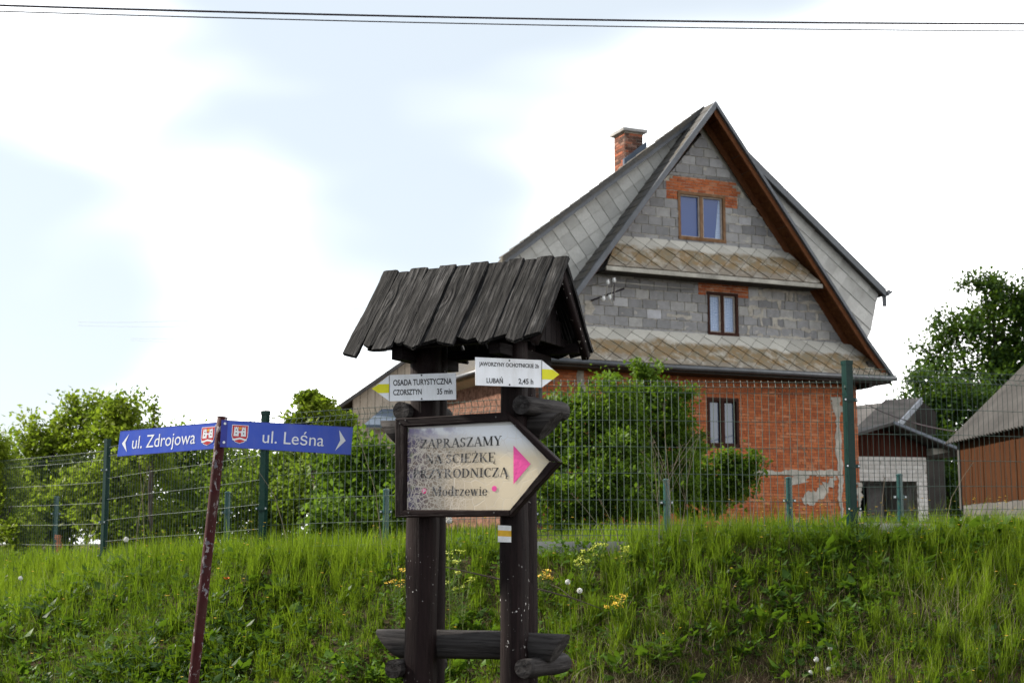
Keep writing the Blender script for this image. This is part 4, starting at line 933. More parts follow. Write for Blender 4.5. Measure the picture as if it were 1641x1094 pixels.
# ------------------------------------------------------------------ mesh fence
fence = thing('mesh_fence', 'green welded mesh fence with tall square posts running along the top of the bank', 'fence', (.15, 10.78, 1.5))
def fpost(px, ytop, ybot, D, wdt=.06, deg=0, dp_=.02):
    a = at(px, ybot, D); t = at(px, ytop, D); x, y = a.x, a.y
    R = Matrix.Translation((x, y, 0)) @ Matrix.Rotation(math.radians(deg), 4, 'Z')
    b = MB().box(-wdt/2, wdt/2, -dp_, dp_, a.z-.35, t.z-.03, R); o = b.link('post', M['green_post'], fence)
    MB().box(-wdt/2-.003, wdt/2+.003, -dp_-.003, dp_+.003, t.z-.03, t.z, R).link('post_cap', M['green_post'], o)
    for z in (t.z-.30, t.z-.80, t.z-1.12):
        MB().box(-wdt/2-.035, wdt/2+.035, -dp_-.006, -dp_-.0005, z-.014, z+.014, R).link('clamp', M['green_post'], o)
        for s_ in (-1, 1):
            q = R @ Vector((s_*(wdt/2+.022), -dp_-.006, z)); MB().tube([q, q+Vector((0, -.008, 0))], .0075, 6).link('bolt', M['bolt'], o)
    return Vector((x, y, 0)), t.z, a.z
posts = [fpost(165, 703, 895, 13.8, .06, -47), fpost(420, 658, 897, 11.7, .06, -34), fpost(850, 600, 880, 10.78, .06, -12), fpost(1366, 578, 852, 10.75, .060, 24, .030)]
PL_ = Vector((-5.95, 15.95, 0)); PR_ = Vector((5.15, 11.95, 0))
pl0 = MB().box(-.03, .03, -.04, .04, 1.1, 2.55, Matrix.Translation(PL_)).link('post', M['green_post'], fence)
pr0 = MB().box(-.03, .03, -.04, .04, 1.4, 2.95, Matrix.Translation(PR_)).link('post', M['green_post'], fence)
def panel(A, B_, za, zb, out=1, cell=.0525, hgt=None):
    A = Vector(A); B_ = Vector(B_); d = (B_-A); Ln = d.length; d = d.normalized(); nn = Vector((d.y, -d.x, 0))
    fold = lambda z0: [(z0, 0), (z0-.042, .028), (z0-.085, 0)]
    prof = [(.012, -.006)]+fold(0)+[(-.30, 0), (-.50, 0), (-.70, 0), (-.90, 0)]+fold(-1.08)+[(-1.20, 0)]
    wires = MB(); n = int(Ln/cell)
    for i in range(n+1):
        u = i*cell+(Ln-n*cell)/2; zt = za+(zb-za)*u/Ln; p = A+d*u
        pts = [p+nn*o*out+Vector((0, 0, zt+z)) for z, o in prof]
        # a light kink now and then
        wires.tube(pts, .0024, 4, False)
    for z, o in prof[1:-1]:
        if z in (): continue
        mid = [(0, 0), (.33, .004), (.66, -.003), (1, 0)]
        wires.tube([A+d*(Ln*t)+nn*(o*out+.004)+Vector((0, 0, za+(zb-za)*t+z+w_)) for t, w_ in mid], .0022, 4, False)
    wires.link('mesh_panel', M['wire'], fence)
P0, P1, P2, P3 = posts
def zat(px, py, D): return at(px, py, D).z
panel(PL_, P0[0], zat(-10, 741, 15.8), zat(160, 722, 13.8), -1)
panel(P0[0], P1[0], zat(172, 717, 13.8), zat(415, 671, 11.75), -1)
panel(P1[0], P2[0], zat(428, 665, 11.7), zat(840, 637, 10.8), -1)
panel(P2[0], P3[0], zat(860, 610, 10.78), zat(1350, 613, 10.75), 1)
panel(P3[0], PR_, zat(1370, 590, 10.75), zat(1755, 607, 11.95), -1)
# concrete base boards between the posts
for A, B_, z in ((P1[0], P2[0], 1.47), (P2[0], P3[0], zat(900, 867, 10.75)), (P3[0], PR_, zat(1410, 838, 10.9)), (P0[0], P1[0], 1.40)):
    d = (B_-A).normalized(); nn = Vector((d.y, -d.x, 0)); R = Matrix(((d.x, nn.x, 0, 0), (d.y, nn.y, 0, 0), (0, 0, 1, 0), (0, 0, 0, 1)))
    MB().box(.05, (B_-A).length-.05, -.025, .025, z-.25, z, Matrix.Translation((A.x, A.y, 0)) @ R).link('base_board', M['concrete'], fence)
for px, py, D, wd in ((412, 903, 11.5, .19), (1412, 850, 10.9, .16)):
    q = at(px, py, D); MB().box(q.x-wd/2, q.x+wd/2, D-.1, D+.12, q.z-.25, q.z+.03).link('footing', M['concrete'], fence)
# the shorter second row behind it
spx = [(91, 797), (365, 790), (619, 786), (853, 788), (1068, 770), (1264, 767), (1441, 762)]
desc = ['short teal post right of the far left edge, beside a rust-brown dock stalk', 'short teal post just right of the leaning red pole', 'short teal post just left of the arrow board', 'short teal post against the right leg of the signpost', 'short teal post among the dry flower stalks before the bush', 'short teal post before the mortared corner of the brick wall', 'short teal post before the garage doorway']
for i, (px, py) in enumerate(spx):
    D = 9.
    while D < np.interp((px-820.5)/F*D, fx, fy)+.45: D += .05
    t = at(px, py, D); x, y = t.x, t.y; zb = float(height(x, y))-.2
    o = thing('short_post', desc[i], 'post', (x, y, zb+.2), 'short teal posts behind the mesh fence')
    MB().tube([(x, y, zb), (x, y, t.z)], .026, 12).link('tube', M['teal_post'], o, smooth=False)
    MB().tube([(x, y, t.z), (x, y, t.z+.008), (x, y, t.z+.016)], [.029, .029, .018], 12).link('cap', M['teal_post'], o)
    q = t.z-.17; cl = MB().tube([(x, y, q-.014), (x, y, q+.014)], .0295, 12); cl.box(x-.05, x+.05, y-.004, y+.004, q-.012, q+.012); cl.link('clamp', M['teal_post'], o)
    for s_ in (-1, 1): MB().tube([(x+s_*.042, y-.004, q), (x+s_*.042, y-.014, q)], .008, 6).link('bolt', M['bolt'], o)

# ------------------------------------------------------------------ the roofed wooden signpost
SH = Plane(at(912, 413, 6.9)[:2], -25.5)
def fs(u, v, d): return SH.p(u, v, d)
sp_ = thing('trail_signpost', 'dark wooden signpost of paired log legs under a small weathered plank roof', 'signpost', SH.p(-.52, 0))
def log(p0, p1, r0, r1=None, rings=14, k=16, seed=0, cut0=0, cut1=0, flat=0, cutdir=Vector((0, 0, 1)), wob=.05, squash=1.):
    """rough log; cut shears the end faces along cutdir; flat planes one side off"""
    r1 = r1 or r0; r = random.Random(seed); p0 = Vector(p0); p1 = Vector(p1); t = (p1-p0).normalized(); L_ = (p1-p0).length
    up = Vector((0, 0, 1)) if abs(t.z) < .9 else SH.n; a = t.cross(up).normalized(); b = a.cross(t).normalized()
    ph = [r.uniform(0, 6.3) for _ in range(8)]; vs = []
    for i in range(rings+1):
        s_ = i/rings; rad = r0+(r1-r0)*s_
        for j in range(k):
            an = 2*PI*j/k; q = 1+wob*(math.sin(an*2+ph[0]+s_*2)*.5+math.sin(an*3+ph[1]-s_*5)*.35+math.sin(s_*11+ph[2]+an)*.4)+r.uniform(-wob, wob)*.25
            # drying crack
            dc = abs((an-ph[3] % (2*PI)+PI) % (2*PI)-PI)
            if dc < .18: q -= .07*min(1, 3*math.sin(s_*PI))
            v = (a*math.cos(an)*squash+b*math.sin(an))*rad*q; h = v.dot(cutdir)/rad
            sh_ = (cut0*h*(1-s_)**6 if s_ < .5 else cut1*h*s_**6)
            vs.append(p0+t*(L_*s_+sh_)+v+(a*math.sin(s_*3+ph[4])+b*math.sin(s_*4+ph[5]))*.004)
    m = MB(); fc = [(i*k+j, i*k+(j+1) % k, (i+1)*k+(j+1) % k, (i+1)*k+j) for i in range(rings) for j in range(k)]
    fc += [tuple(range(k))[::-1], tuple(rings*k+j for j in range(k))]; m.add(vs, fc); return m
def lognode(m, name, mat, parent, axis, flat=False):
    """own local frame so the grain (local z) follows the log"""
    c = sum(m.v, Vector())/len(m.v); q = axis.to_track_quat('Z', 'Y').to_matrix().to_4x4(); T = Matrix.Translation(c) @ q; inv = T.inverted()
    me = mesh_from([inv @ v for v in m.v], m.f, name); fix(me); me.materials.append(mat); o = link(name, me, None, parent, local=T)
    for p in me.polygons: p.use_smooth = len(p.vertices) == 4 and not flat
    return o
UPZ = Vector((0, 0, 1))
legs = []
# (u, o, r, zt): front legs are squared halves, rear legs round
oF = .160
uL = [SH.sz(x, y, oF)[0] for x, y in ((648, 900), (690, 900), (797, 900), (833, 900))]
for u, o, hw, seed in (((uL[0]+uL[1])/2, .108, (uL[1]-uL[0])/2*.95, 1), ((uL[2]+uL[3])/2, .108, (uL[3]-uL[2])/2*.97, 2)):
    m = MB(); n = 22; k = 10; r = random.Random(seed); sec = [(-1, -1), (-.3, -1), (.3, -1), (1, -1), (1.02, -.2), (1.02, .55), (.62, 1), (0, 1.05), (-.62, 1), (-1.02, .5)]
    vs = []
    for i in range(n+1):
        z = -.3+(2.62+.3)*i/n; ww = 1+.06*math.sin(i*.9+seed)+(.10 if z < 1.3 else 0)*(1.3-z)/1.3-(.10*(z-1.7)/.9 if z > 1.7 else 0)
        for (a, b) in sec: vs.append(SH.p(u+a*hw*ww+r.uniform(-.0025, .0025)-(.018*(2.2-z)/1.5 if seed == 1 else 0), z, o+b*.048+r.uniform(-.002, .002)))
    m.add(vs, [(i*k+j, i*k+(j+1) % k, (i+1)*k+(j+1) % k, (i+1)*k+j) for i in range(n) for j in range(k)]+[tuple(range(k)), tuple(n*k+j for j in range(k))])
    legs.append(lognode(m, 'front_leg', M['darkwood'], sp_, UPZ))
for u, sd_ in ((SH.sz(712, 950, -.12)[0]-.066, 3), (SH.sz(857.5, 950, -.12)[0]-.066, 4)):
    lognode(log(SH.p(u-.0, -.3, -.12), SH.p(u+.0, 2.62, -.12), .068, .064, 20, 16, sd_, wob=.04), 'rear_leg', M['darkwood'], sp_, UPZ)
# horizontal rails with slanted ends, and the short cross logs
lognode(log(SH.p(-1.0, 1.100, 0), SH.p(-.055, 1.108, 0), .070, .066, 18, 16, 5, cut0=-.07, cut1=.045, wob=.05), 'rail', M['log'], sp_, SH.d)
lognode(log(SH.p(-1.0, 2.165, 0), SH.p(-.10, 2.165, 0), .068, .066, 18, 16, 6, cut0=-.055, cut1=.060, wob=.05), 'rail', M['log'], sp_, SH.d)
for x_, y_, sd_ in ((630, 1072, 7), (838, 1072, 8), (642, 658, 9), (836, 647, 10)):
    u, z = SH.sz(x_, y_, .2)
    lognode(log(SH.p(u, z, .2), SH.p(u+.0, z, -.27), .046, .049, 12, 14, sd_, wob=.05), 'cross_log', M['log'], sp_, -SH.n)
# painted trail blaze on the right front leg
def quadpx(pts, o, pl=SH): return [pl.sz(x, y, o) for x, y in pts]
oB = .108+.052
blz = [((798, 841), (819, 842), (819, 850), (798, 849)), ((798, 849), (819, 850), (819, 859.5), (798, 858.5)), ((798, 858.5), (819, 859.5), (819, 868.5), (798, 868))]
for q, m_ in zip(blz, ('paintwhite', 'paintyellow', 'paintwhite')):
    MB().prism(quadpx(q, oB), fs, oB-.02, oB+.001).link('trail_blaze', M[m_], sp_)
# roof: planks on both slopes
PITCHR = math.atan2(.43, .35)
def slope_f(sign):
    dn = (SH.n*sign*math.cos(PITCHR)+Vector((0, 0, -math.sin(PITCHR)))).normalized(); nr = (SH.n*sign*math.sin(PITCHR)+Vector((0, 0, math.cos(PITCHR))))
    return dn, nr
ridge0 = SH.p(0, 2.985, 0)
def plank(sign, u0, u1, w0, w1, th, lift, tipk, seed, parent, mat='roofboard'):
    """u along the ridge, w down the slope; tipk shapes the lower end"""
    dn, nr = slope_f(sign); r = random.Random(seed); nu, nw = 5, 16; vs = []; fs_ = []
    bow = r.uniform(-.006, .006); cup = r.uniform(-.004, .006)
    def tip(t):
        return {0: -.035*abs(t-.5)*2*0, 1: -.030*abs(t-.6)/.6, 2: -.028*t, 3: -.030*(1-t), 4: -.03*(abs(t-.5)*2)**2, 5: (-.025 if t > .8 else 0)}[tipk]
    for lay_ in (0, 1):
        for j in range(nw+1):
            for i in range(nu+1):
                t = i/nu; s_ = j/nw; w_ = w0+(w1-w0)*s_+(tip(t)*min(1, max(0, (s_-.6)/.4))); u = u0+(u1-u0)*t
                u += r.uniform(-.0015, .0015)+(.003*math.sin(s_*7+seed) if i in (0, nu) else 0)
                h = lift+bow*math.sin(s_*PI)+cup*(2*t-1)**2+(th if lay_ else 0)+r.uniform(-.0008, .0008)
                if i in (0, nu) and lay_: h -= .004
                vs.append(ridge0+SH.d*u+dn*w_+nr*h)
    m = nu+1; q = m*(nw+1)
    for j in range(nw):
        for i in range(nu):
            a = j*m+i; fs_ += [(a, a+m, a+m+1, a+1), (q+a, q+a+1, q+a+m+1, q+a+m)]
    for i in range(nu): a = nw*m+i; fs_ += [(i, i+1, q+i+1, q+i), (a, q+a, q+a+1, a+1)]
    for j in range(nw): a = j*m; fs_ += [(a, q+a, q+a+m, a+m), (a+nu, a+nu+m, q+a+nu+m, q+a+nu)]
    mb = MB().add(vs, fs_); return lognode(mb, 'roof_plank', M[mat], parent, -dn, True)
edges = [-1.055, -.975, -.895, -.80, -.715, -.63, -.535, -.445, -.325, -.25, -.165, -.085, .005]
tips = [3, 1, 5, 4, 1, 2, 3, 1, 4, 2, 1, 2]
for i in range(len(edges)-1):
    over = i % 2 == 0
    a, b = edges[i], edges[i+1]
    if over: a -= .004; b += .004
    else: a += .002; b -= .002
    W1_ = .560+(.018 if over else .0)+[.05, 0, .01, -.01, .015, 0, .012, 0, .01, 0, .015, 0][i]
    W0_ = -.020 if over else -.010
    plank(1, a, b, W0_+rnd.uniform(-.004, .004), W1_, .020, .0035 if over else -.0015, tips[i], 100+i, sp_)
be = [-1.03, -.88, -.74, -.60, -.45, -.31, -.15, -.01]
for i in range(len(be)-1): plank(-1, be[i]+.004, be[i+1]-.004, -.01, .575+rnd.uniform(-.02, .02), .022, -.004, rnd.choice((1, 2, 3)), 200+i, sp_)
# carpentry under the roof
def board(u0, u1, z0, z1, o0, o1, name='beam', mat='beamwood', ax=None):
    m = MB().prism([(u0, z0), (u1, z0), (u1, z1), (u0, z1)], fs, o0, o1); return lognode(m, name, M[mat], sp_, ax or SH.d, True)
board(-.98, -.06, 2.555, 2.605, .245, .285); board(-.98, -.06, 2.555, 2.605, -.285, -.245); board(-.93, -.07, 2.86, 2.93, -.025, .025)
for u in (-.80, -.262): board(u-.03, u+.03, 2.50, 2.553, -.30, .30, 'tie_beam', ax=SH.n)
for u in (-.14, -.955):      # boarded gable triangles
    for k in range(8):
        o = -.27+k*.0675; hgt = 2.915-abs(o+.034)*1.22
        if hgt-2.60 > .02: board(u-.011, u+.011, 2.585, hgt, o+.003, o+.0655, 'gable_board', ax=UPZ)
for sgn in (1, -1):           # rafters at the right gable
    dn, nr = slope_f(sgn); m = MB(); q = [ridge0+SH.d*u+dn*w_+nr*h for u in (-.062, -.028) for w_, h in ((.02, -.055), (.55, -.055), (.55, -.012), (.02, -.012))]
    m.add(q, [(0, 1, 2, 3), (7, 6, 5, 4), (0, 4, 5, 1), (1, 5, 6, 2), (2, 6, 7, 3), (3, 7, 4, 0)]); lognode(m, 'rafter', M['darkwood'], sp_, dn)

# ------------------------------------------------------------------ lettering
FONT = bpy.data.fonts.load('<builtin>')
_tc = {}
def text_geo(body, bold=0., space=1.0):
    key = (body, bold, space)
    if key in _tc: return _tc[key]
    cu = bpy.data.curves.new('t', 'FONT'); cu.body = body; cu.font = FONT; cu.size = 1; cu.offset = bold; cu.space_character = space; cu.resolution_u = 4
    ob = bpy.data.objects.new('t', cu); COL.objects.link(ob); dg = bpy.context.evaluated_depsgraph_get(); dg.update()
    me = bpy.data.meshes.new_from_object(ob.evaluated_get(dg)); vs = [(v.co.x, v.co.y) for v in me.vertices]; fs_ = [tuple(p.vertices) for p in me.polygons]
    bpy.data.objects.remove(ob); bpy.data.curves.remove(cu); bpy.data.meshes.remove(me)
    x0 = min(v[0] for v in vs); x1 = max(v[0] for v in vs); y0 = min(v[1] for v in vs); y1 = max(v[1] for v in vs)
    _tc[key] = ([((x-x0)/(x1-x0), (y-y0)/(y1-y0)) for x, y in vs], fs_); return _tc[key]
class Quad:
    """flat board from its corners; (a, b) from the top left, b downwards"""
    def __init__(s, TL, TR, BR, BL):
        s.c = [Vector(q) for q in (TL, TR, BR, BL)]; s.n = (s.c[1]-s.c[0]).cross(s.c[3]-s.c[0]).normalized()
        if s.n.dot(Vector((0, -1, 0))) < 0: s.n = -s.n
    def p(s, a, b, o=0): TL, TR, BR, BL = s.c; return TL*(1-a)*(1-b)+TR*a*(1-b)+BR*a*b+BL*(1-a)*b+s.n*o
def textq(q, body, a0, a1, b0, b1, mat, parent, bold=0., space=1., o=.0012, name='lettering', shear=0):
    vs, fc = text_geo(body, bold, space); m = MB().add([q.p(a0+(a1-a0)*x, b1-(b1-b0)*y+shear*x, o) for x, y in vs], fc)
    me = mesh_from(m.v, m.f, name); return link(name, me, mat, parent)
def polyq(q, pts, mat, parent, name, o=.0012):
    m = MB().add([q.p(a, b, o) for a, b in pts], [tuple(range(len(pts)))]); me = mesh_from(m.v, m.f, name); return link(name, me, mat, parent)
def plate(q, pts, th, mat, parent, name='plate'):
    return MB().prism(pts, lambda a, b, d: q.p(a, b, d), -th, 0).link(name, mat, parent)
def screw(q, a, b, parent, r=.006, mat='bolt', name='screw', o=0):
    c = q.p(a, b, o); MB().tube([c, c+q.n*.003], r, 8).link(name, M[mat], parent)

# two small trail plates
def trailplate(label, TL, TR, BR, BL, tip, left, lines, holes_, band, Ds):
    q = Quad(at(*TL, Ds[0]), at(*TR, Ds[1]), at(*BR, Ds[1]), at(*BL, Ds[0])); t = thing('trail_sign', label, 'sign', q.p(.5, .5), 'small white trail arrows')
    # tip in board coordinates
    ax = q.c[1]-q.c[0]; W = ax.length; px0 = (TL if left else TR); k = abs(tip[0]-px0[0])/abs(TR[0]-TL[0]); ta = -k if left else 1+k
    e = 0 if left else 1
    pts = [(0, 0), (1, 0), (1, 1), (0, 1), (ta, .5)] if left else [(0, 0), (1, 0), (ta, .5), (1, 1), (0, 1)]
    plate(q, pts, .003, M['signwhite'], t)
    b0, b1 = band; inn = ta*.62 if left else 1+k*.62
    polyq(q, [(e, b0), (inn*1.0 if left else inn, b0), (ta, .5), (inn, b1), (e, b1)], M['yellow'], t, 'yellow_band')
    polyq(q, [(e-.004, 0), (e+.004, 0), (e+.004, 1), (e-.004, 1)], M['black'], t, 'dividing_line', .0016)
    for s_, a0, a1, b0, b1, sh_ in lines: textq(q, s_, a0, a1, b0, b1, M['greyprint'], t, .02, shear=sh_)
    for a, b in holes_: screw(q, a, b, t, .0042, 'black')
    return q
trailplate('white arrow plate pointing left to OSADA TURYSTYCZNA CZORSZTYN, on the left leg of the signpost', (624, 600.7), (730.4, 597.1), (730.9, 640), (624, 642.6), (595.3, 622.4), True,
    [('OSADA TURYSTYCZNA', .06, .945, .19, .42, 0), ('CZORSZTYN', .06, .49, .565, .78, 0), ('35 min', .72, .95, .57, .79, 0)], [(.49, .05), (.49, .94)], (.34, .68), (7.075, 6.955))
trailplate('white arrow plate pointing right to JAWORZYNY OCHOTNICKIE and LUBAŃ, under the plank roof', (761.5, 572.1), (868.1, 576.8), (868.1, 620.7), (762, 617.1), (896.9, 600.1), False,
    [('JAWORZYNY OCHOTNICKIE 2h', .055, .955, .155, .345, 0), ('LUBAŃ', .165, .41, .66, .905, 0), ('2,45 h', .645, .87, .70, .93, 0)], [(.51, .07), (.51, .94)], (.33, .70), (6.72, 6.83))

# big arrow board
oA = .215
frame_o = [(632.5, 670), (811.7, 660), (896.7, 739.6), (817, 827), (632.6, 829)]
frame_i = [(651.5, 684), (817.5, 674.6), (880.7, 739), (817.5, 817), (650, 816.3)]
ab = thing('arrow_board', 'framed arrow-shaped board reading ZAPRASZAMY NA ŚCIEŻKĘ PRZYRODNICZĄ with a pink triangle', 'sign', SH.p(-.45, 1.72, oA))
fo = [SH.sz(x, y, oA) for x, y in frame_o]; fi = [SH.sz(x, y, oA-.01) for x, y in frame_i]
for i in range(5):
    j = (i+1) % 5; P = [Vector(fo[i]), Vector(fo[j]), Vector(fi[j]), Vector(fi[i])]; g_ = .0015
    ctr = sum(P, Vector((0, 0)))/4; P = [p+(ctr-p).normalized()*g_ for p in P]
    m = MB(); n = 10; vs = []
    for k in range(n+1):
        t = k/n; A_ = P[0].lerp(P[1], t); B2 = P[3].lerp(P[2], t); w_ = rnd.uniform(-.0012, .0012)
        for (c_, o_) in ((0, -.045), (0, -.004+w_), (.12, .002), (.85, .002+w_), (1, -.008), (1, -.045)):
            q_ = A_.lerp(B2, c_); vs.append(SH.p(q_.x, q_.y+w_*.5, oA+o_))
    k6 = 6; m.add(vs, [(a*k6+b, a*k6+(b+1) % k6, (a+1)*k6+(b+1) % k6, (a+1)*k6+b) for a in range(n) for b in range(k6)]+[tuple(range(6)), tuple(n*6+b for b in range(6))])
    dv = SH.p(*P[1])-SH.p(*P[0]); lognode(m, 'frame_piece', M['framewood'], ab, dv.normalized(), True)
fi2 = [(x+(-.45-x)*-.02, z+(1.95-z)*-.02) for x, z in fi]
zb = [p[1] for p in fi2]; ub = [p[0] for p in fi2]
def crackmat(name, base, print_=False):
    g = G(name); P = g.geo.outputs['Position']
    # coordinates in the plane of the board: u along it, z up
    du = g.n('ShaderNodeVectorMath', operation='DOT_PRODUCT'); g.L.new(P, du.inputs[0]); du.inputs[1].default_value = SH.d
    u = g.math('SUBTRACT', du.outputs['Value'], SH.O.dot(SH.d)); s = g.n('ShaderNodeSeparateXYZ'); g.L.new(P, s.inputs[0]); z = s.outputs[2]
    cb_ = g.n('ShaderNodeCombineXYZ'); g.L.new(u, cb_.inputs[0]); g.L.new(z, cb_.inputs[1]); V = cb_.outputs[0]
    a = g.rng(u, -.815, -.24); t = g.rng(z, 1.76, 2.18)
    wv = g.n('ShaderNodeTexNoise'); g.L.new(V, wv.inputs[0]); wv.inputs['Scale'].default_value = 9; wv.inputs['Detail'].default_value = 3
    va = g.n('ShaderNodeVectorMath', operation='MULTIPLY_ADD'); g.L.new(wv.outputs['Color'], va.inputs[0]); va.inputs[1].default_value = (.05, .05, 0); g.L.new(V, va.inputs[2])
    def cracks(scale, lo, hi):
        v = g.n('ShaderNodeTexVoronoi', feature='DISTANCE_TO_EDGE'); g.L.new(va.outputs[0], v.inputs[0]); v.inputs['Scale'].default_value = scale; return g.rng(v.outputs['Distance'], lo, hi, 1, 0)
    big = cracks(15, .012, .028); fine = cracks(50, .025, .085); mid_ = cracks(29, .022, .055)
    nn = g.noise(V, 6, 4)
    fm = g.math('MULTIPLY', g.rng(g.math('ADD', g.math('SUBTRACT', a, .30), g.math('MULTIPLY', g.math('SUBTRACT', nn, .5), .8)), .05, .45, 1, 0), g.rng(g.math('ADD', t, g.math('MULTIPLY', g.math('SUBTRACT', nn, .5), .3)), .78, .90, 1, 0))
    lm = g.rng(a, .05, .14, .25, 1)
    mm = g.math('MULTIPLY', g.rng(a, .5, 1.25, 1, .35), g.rng(t, .80, .92, 1, 0))
    ck = g.math('MAXIMUM', g.math('MULTIPLY', fine, g.math('MULTIPLY', fm, lm)), g.math('MULTIPLY', big, g.math('MULTIPLY', mm, .8)))
    ck = g.math('MAXIMUM', ck, g.math('MULTIPLY', mid_, g.math('MULTIPLY', g.rng(g.math('ADD', a, g.math('MULTIPLY', nn, .5)), .55, .95, 1, 0), mm)))
    if print_:
        c = g.mix(g.math('MULTIPLY', ck, .45), base, (.60, .57, .55)); c = g.mix(g.rng(nn, .56, .72, 0, .3), c, g.mix(.5, c, (.3, .24, .2)))
        return g.done(c, .45, None, .4)
    c = g.mix(g.rng(g.math('ADD', a, g.math('MULTIPLY', g.math('SUBTRACT', nn, .5), .6)), .1, .95), (.19, .14, .115), (.74, .62, .44))                  # sepia photograph fading to sand
    c = g.mix(g.rng(g.math('ADD', g.math('MULTIPLY', t, 1.), g.math('MULTIPLY', a, .22)), .80, 1.02), c, (.80, .81, .84))  # pale sky at the top
    pn = g.noise(V, 14, 4, .6); pur = g.math('MULTIPLY', g.rng(a, .05, .26, 1, 0), g.rng(pn, .38, .52, 0, 1)); c = g.mix(pur, c, (.095, .075, .15))
    pur2 = g.math('MULTIPLY', g.rng(t, .80, .92), g.math('MULTIPLY', g.rng(a, .35, .62, 1, 0), g.rng(pn, .42, .6, 0, .8))); c = g.mix(pur2, c, (.26, .22, .36))
    gr = g.math('MULTIPLY', g.rng(a, .03, .16, 1, 0), g.rng(g.noise(V, 21, 3), .55, .62, 0, .8)); c = g.mix(gr, c, (.16, .22, .08))
    edge_ = g.math('MAXIMUM', g.rng(a, .028, .034, 1, 0), g.rng(g.math('ADD', t, 0), .955, .965, 0, 1)); c = g.mix(g.math('MULTIPLY', edge_, .8), c, (.52, .50, .47))
    c = g.mix(g.math('MULTIPLY', ck, .85), c, (.66, .59, .50))
    return g.done(c, g.rng(ck, 0, 1, .4, .8), g.bump(g.math('MULTIPLY', ck, -1), .001, .6), .4)
m = MB().prism([(x, z) for x, z in fi2], fs, oA-.03, oA-.024); m.link('picture_panel', crackmat('crazed_sepia_print', None), ab)
qA = Quad(SH.p(*fi[0], oA-.024), SH.p(*SH.sz(817.5, 674.6, oA-.024), oA-.024), SH.p(*SH.sz(817.5, 817, oA-.024), oA-.024), SH.p(*SH.sz(650, 816.3, oA-.024), oA-.024))
M['serifprint'] = crackmat('crazed_dark_lettering', (.035, .032, .030), True)
M['pinkcrack'] = crackmat('crazed_pink_print', (.85, .05, .22), True)
TH, TN = .17, .055
def gl_v(x, y0=0, y1=1, w_=TH): return [[(x-w_/2, y0), (x+w_/2, y0), (x+w_/2, y1), (x-w_/2, y1)]]
def gl_d(x0, y0, x1, y1, w_): return [[(x0-w_/2, y0), (x0+w_/2, y0), (x1+w_/2, y1), (x1-w_/2, y1)]]
def gl_h(x0, x1, y, t=TN): return [[(x0, y-t/2), (x1, y-t/2), (x1, y+t/2), (x0, y+t/2)]]
def gl_s(x, y, w_=.17): return gl_h(x-w_, x+w_, y+(TN/2 if y < .5 else -TN/2))
def gl_a(cx, cy, rx, ry, a0, a1, th=TH, tn=TN, n=10):
    out = []
    for i in range(n):
        t0 = math.radians(a0+(a1-a0)*i/n); t1 = math.radians(a0+(a1-a0)*(i+1)/n)
        out.append([(cx+rx*math.cos(t0), cy+ry*math.sin(t0)), (cx+rx*math.cos(t1), cy+ry*math.sin(t1)), (cx+(rx-th)*math.cos(t1), cy+(ry-tn)*math.sin(t1)), (cx+(rx-th)*math.cos(t0), cy+(ry-tn)*math.sin(t0))])
    return out
